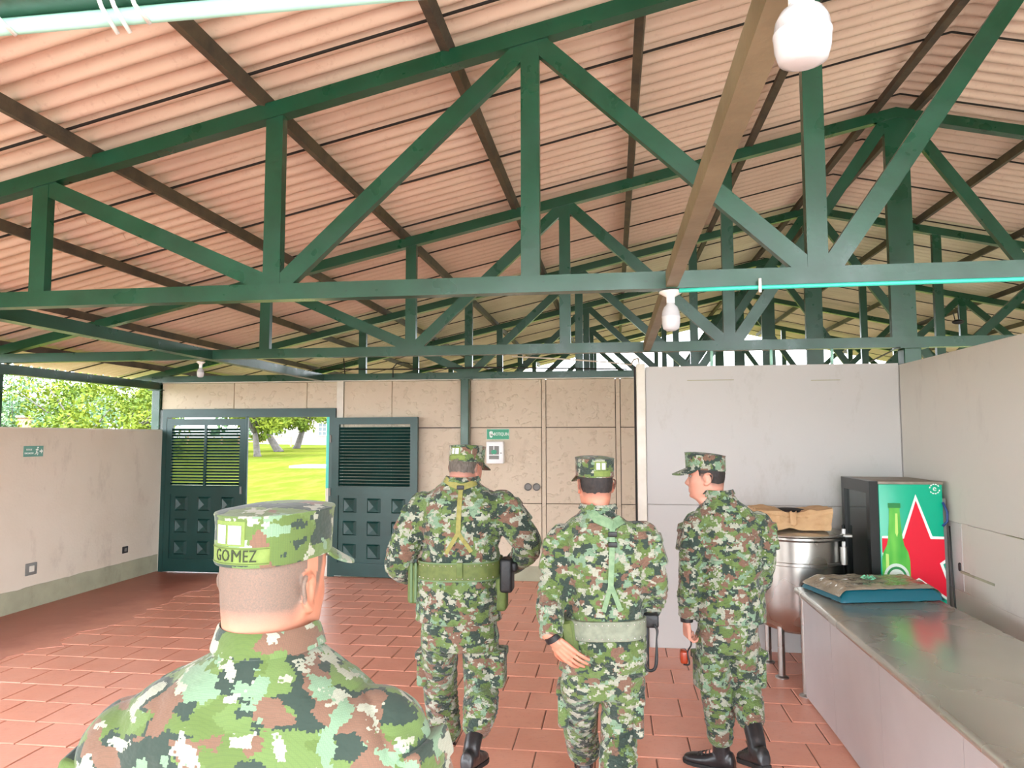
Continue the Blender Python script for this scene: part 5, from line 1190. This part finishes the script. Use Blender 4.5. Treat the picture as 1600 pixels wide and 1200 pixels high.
# ---- man looking aside, capless of gear
Y = 4.2
T4 = [trow(1086, 1196, 968, Y, .145), trow(1085, 1196, 945, Y, .15), trow(1087, 1192, 910, Y, .14), trow(1086, 1192, 870, Y, .14), trow(1083, 1192, 835, Y, .14), trow(1084, 1188, 812, Y, .13), trow(1090, 1175, 795, Y+.005, .11), trow(1098, 1152, 783, Y+.01, .095), trow(1100, 1146, 775, Y+.01, .085), trow(1102, 1138, 768, Y+.01, .075)]
S4 = dict(base=(T4[0][0], Y, 0), camo=CM[3], skin=SK[3], hairm=HB['black'], chin=w(1103, 748, Y+.03)-V3(0, 0, .103), yaw=-1.42, pitch=.02, hs=1.02, wide=1., neckw=.98, fat=0., seed=8.2, vox=.0042, aa=.017, ba=.01, bw=.012, hairthick=.006, hairlow=.05, haird=.85, tyaw=.28,
    torso=T4, arms={
        'L': dict(p=[w(1089, 822, Y-.02), w(1083, 860, Y-.06), w(1080, 897, Y-.07), w(1076, 930, Y-.06), w(1074, 958, Y-.04)], r=[.08, .075, .065, .06, .047], wrist=w(1073, 970, Y-.035), hd=(.02, .12, -1), palm=(.95, .3, .05), curl=(.75, .8, .85, .9), s=.98, thumb=.7),
        'R': dict(p=[w(1183, 822, Y+.03), w(1190, 855, Y+.03), w(1192, 888, Y+.05), w(1184, 915, Y+.14), w(1172, 930, Y+.22)], r=[.082, .076, .066, .058, .048], wrist=w(1168, 934, Y+.26), hd=(-.5, .8, -.1), palm=(-.3, .1, -1), curl=(.6,)*4)},
    hips=[trow(1086, 1188, 1016, Y, .12), trow(1085, 1190, 992, Y, .135), trow(1088, 1190, 962, Y, .135)], pyaw=.3,
    legs={'L': dict(p=[w(1112, 1000, Y), w(1118, 1075, Y+.03), w(1124, 1118, Y+.03), w(1127, 1174, Y+.04)], r=[.098, .083, .08, .068], toe=w(1127, 1174, Y+.04)+V3(-.19, .09, -.095), bl=.075),
          'R': dict(p=[w(1161, 1000, Y+.01), w(1164, 1068, Y+.05), w(1170, 1105, Y-.06), w(1183, 1166, Y-.2)], r=[.098, .083, .078, .066], toe=w(1183, 1166, Y-.2)+V3(-.05, .17, -.14), bl=.13)},
    collar=(T4[-1][0]+.004, Y+.012, T4[-1][2]-.008, .084, .086, .55, -.004), cap=dict(z=.155, h=.082))
p4, j4, t4, jt4, tt4, hf4 = person('person', 'man in camouflage looking aside in profile beside the steel kettle', S4)
for sd, o in (('L', -1), ('R', 1)): sleeve_pocket(j4, S4['arms'][sd], CM[3], o, .55, (o, -.25 if sd == 'L' else .1, .1))
wr4 = Vector(S4['arms']['L']['wrist']); build(MB().tube([wr4+V3(0, 0, .022), wr4+V3(0, 0, -.004)], [(.036, .036), (.034, .034)], 18), 'wristband', 'holster', p4, sm=40)
c = w(1068, 1026, Y-.01); hc = empty('strapped_case', (c.x, c.y, c.z-.035)); tag(hc, 'small amber case on a black strap held low by the man looking aside', 'case')
build(MB().bbox(c.x-.018, c.x+.022, c.y-.025, c.y+.05, c.z-.035, c.z+.035, .012, 3, ), 'case', 'orange', hc, sm=60)
hp = wr4+V3(.012, .02, -.085); build(MB().tube(sub([hp+V3(0, 0, .01), hp+V3(.01, -.02, -.04), Vector((c.x+.02, c.y-.02, c.z+.03)), Vector((c.x+.028, c.y-.028, c.z-.03)), Vector((c.x, c.y, c.z-.042))], [(.004, .004)]*5, 5)[0], .0045, 8), 'strap', 'holster', hc, sm=True)

# ---- near man seen from behind
Y = 1.2
G = lambda x, y, Y_=1.2: atY(x, y, Y_)
cx = G(415, 1100).x
TG = [(cx, Y+.02, .78, .22, .15), (cx, Y+.02, .95, .215, .15), (cx, Y+.02, 1.08, .215, .145), (cx, Y+.01, 1.2, .225, .14), trow(192, 625, 1195, Y, .135), trow(200, 618, 1140, Y, .13), trow(218, 602, 1098, Y+.005, .122), trow(255, 575, 1066, Y+.01, .112), trow(300, 535, 1040, Y+.015, .1), trow(335, 502, 1018, Y+.02, .09), trow(352, 484, 1000, Y+.025, .082)]
SG = dict(base=(cx, Y, 0), camo=CM[0], skin=SK[0], hairm=HB['stub'], chin=G(427, 922, Y+.045)-V3(0, 0, .1), yaw=.2, pitch=.03, hs=1.0, wide=1.03, neckw=1.13, fat=.007, seed=.7, hairlow=.048, haird=.95, vox=.004, jvox=.007, jsm=14,
    torso=TG, arms={
        'L': dict(p=[G(218, 1178, Y+.0), G(180, 1310, Y), (G(218, 1178).x-.07, Y-.02, 1.08), (G(218, 1178).x-.075, Y+.06, .95), (G(218, 1178).x-.06, Y+.14, .84)], r=[.098, .09, .075, .065, .052], wrist=(G(218, 1178).x-.055, Y+.16, .80), hd=(.1, .25, -1), palm=(1, 0, .1), curl=(.4,)*4),
        'R': dict(p=[G(590, 1168, Y+.0), G(625, 1300, Y), (G(590, 1168).x+.065, Y-.02, 1.08), (G(590, 1168).x+.07, Y+.06, .95), (G(590, 1168).x+.055, Y+.14, .84)], r=[.098, .09, .075, .065, .052], wrist=(G(590, 1168).x+.05, Y+.16, .80), hd=(-.1, .25, -1), palm=(-1, 0, .1), curl=(.4,)*4)},
    hips=[(cx, Y+.02, .72, .17, .12), (cx, Y+.02, .82, .19, .14), (cx, Y+.02, .95, .19, .14)],
    legs={'L': dict(p=[(cx-.1, Y+.02, .82), (cx-.11, Y+.05, .48), (cx-.11, Y+.03, .28), (cx-.11, Y+.02, .1)], r=[.11, .088, .084, .072], toe=(cx-.14, Y+.2, .005)),
          'R': dict(p=[(cx+.1, Y+.02, .82), (cx+.11, Y+.04, .48), (cx+.11, Y-.02, .28), (cx+.11, Y-.06, .1)], r=[.11, .088, .084, .072], toe=(cx+.14, Y+.12, .005))},
    aa=.009, ba=.004, bw=.009, collar=(TG[-1][0]+.002, Y+.03, TG[-1][2]+.0, .084, .086, .85, -.004), cap=dict(z=.167, h=.078, peak=.6), tape=dict(w=.64, sh=0., bsh=.12, bw=.42, text='GOMEZ', tsh=0.))
pg, jg, tg, jtg, ttg, hfg = person('person', 'man with cropped hair and name-taped cap standing with his back to the doorway\'s far side', SG)
pg['label'] = 'man with cropped hair and a lettered name tape on his cap, seen from behind'
for sd, o in (('L', -1), ('R', 1)): sleeve_pocket(jg, SG['arms'][sd], CM[0], o, .55, (o, -.2, .1))
gb = lambda x, y: (G(x, y, Y-.11).x, G(x, y, Y-.11).z)
for k in (0, 1):                                # shoulder yoke seam
    build(strap(jtg, [gb(150+20*k, 1120+6*k), gb(300, 1085+6*k), gb(420, 1078+6*k), gb(540, 1083+6*k), gb(660-20*k, 1112+6*k)], .0035, .002, .002, .02, start=.3, cs=3), 'yoke_seam', CM[0], jg) if False else None
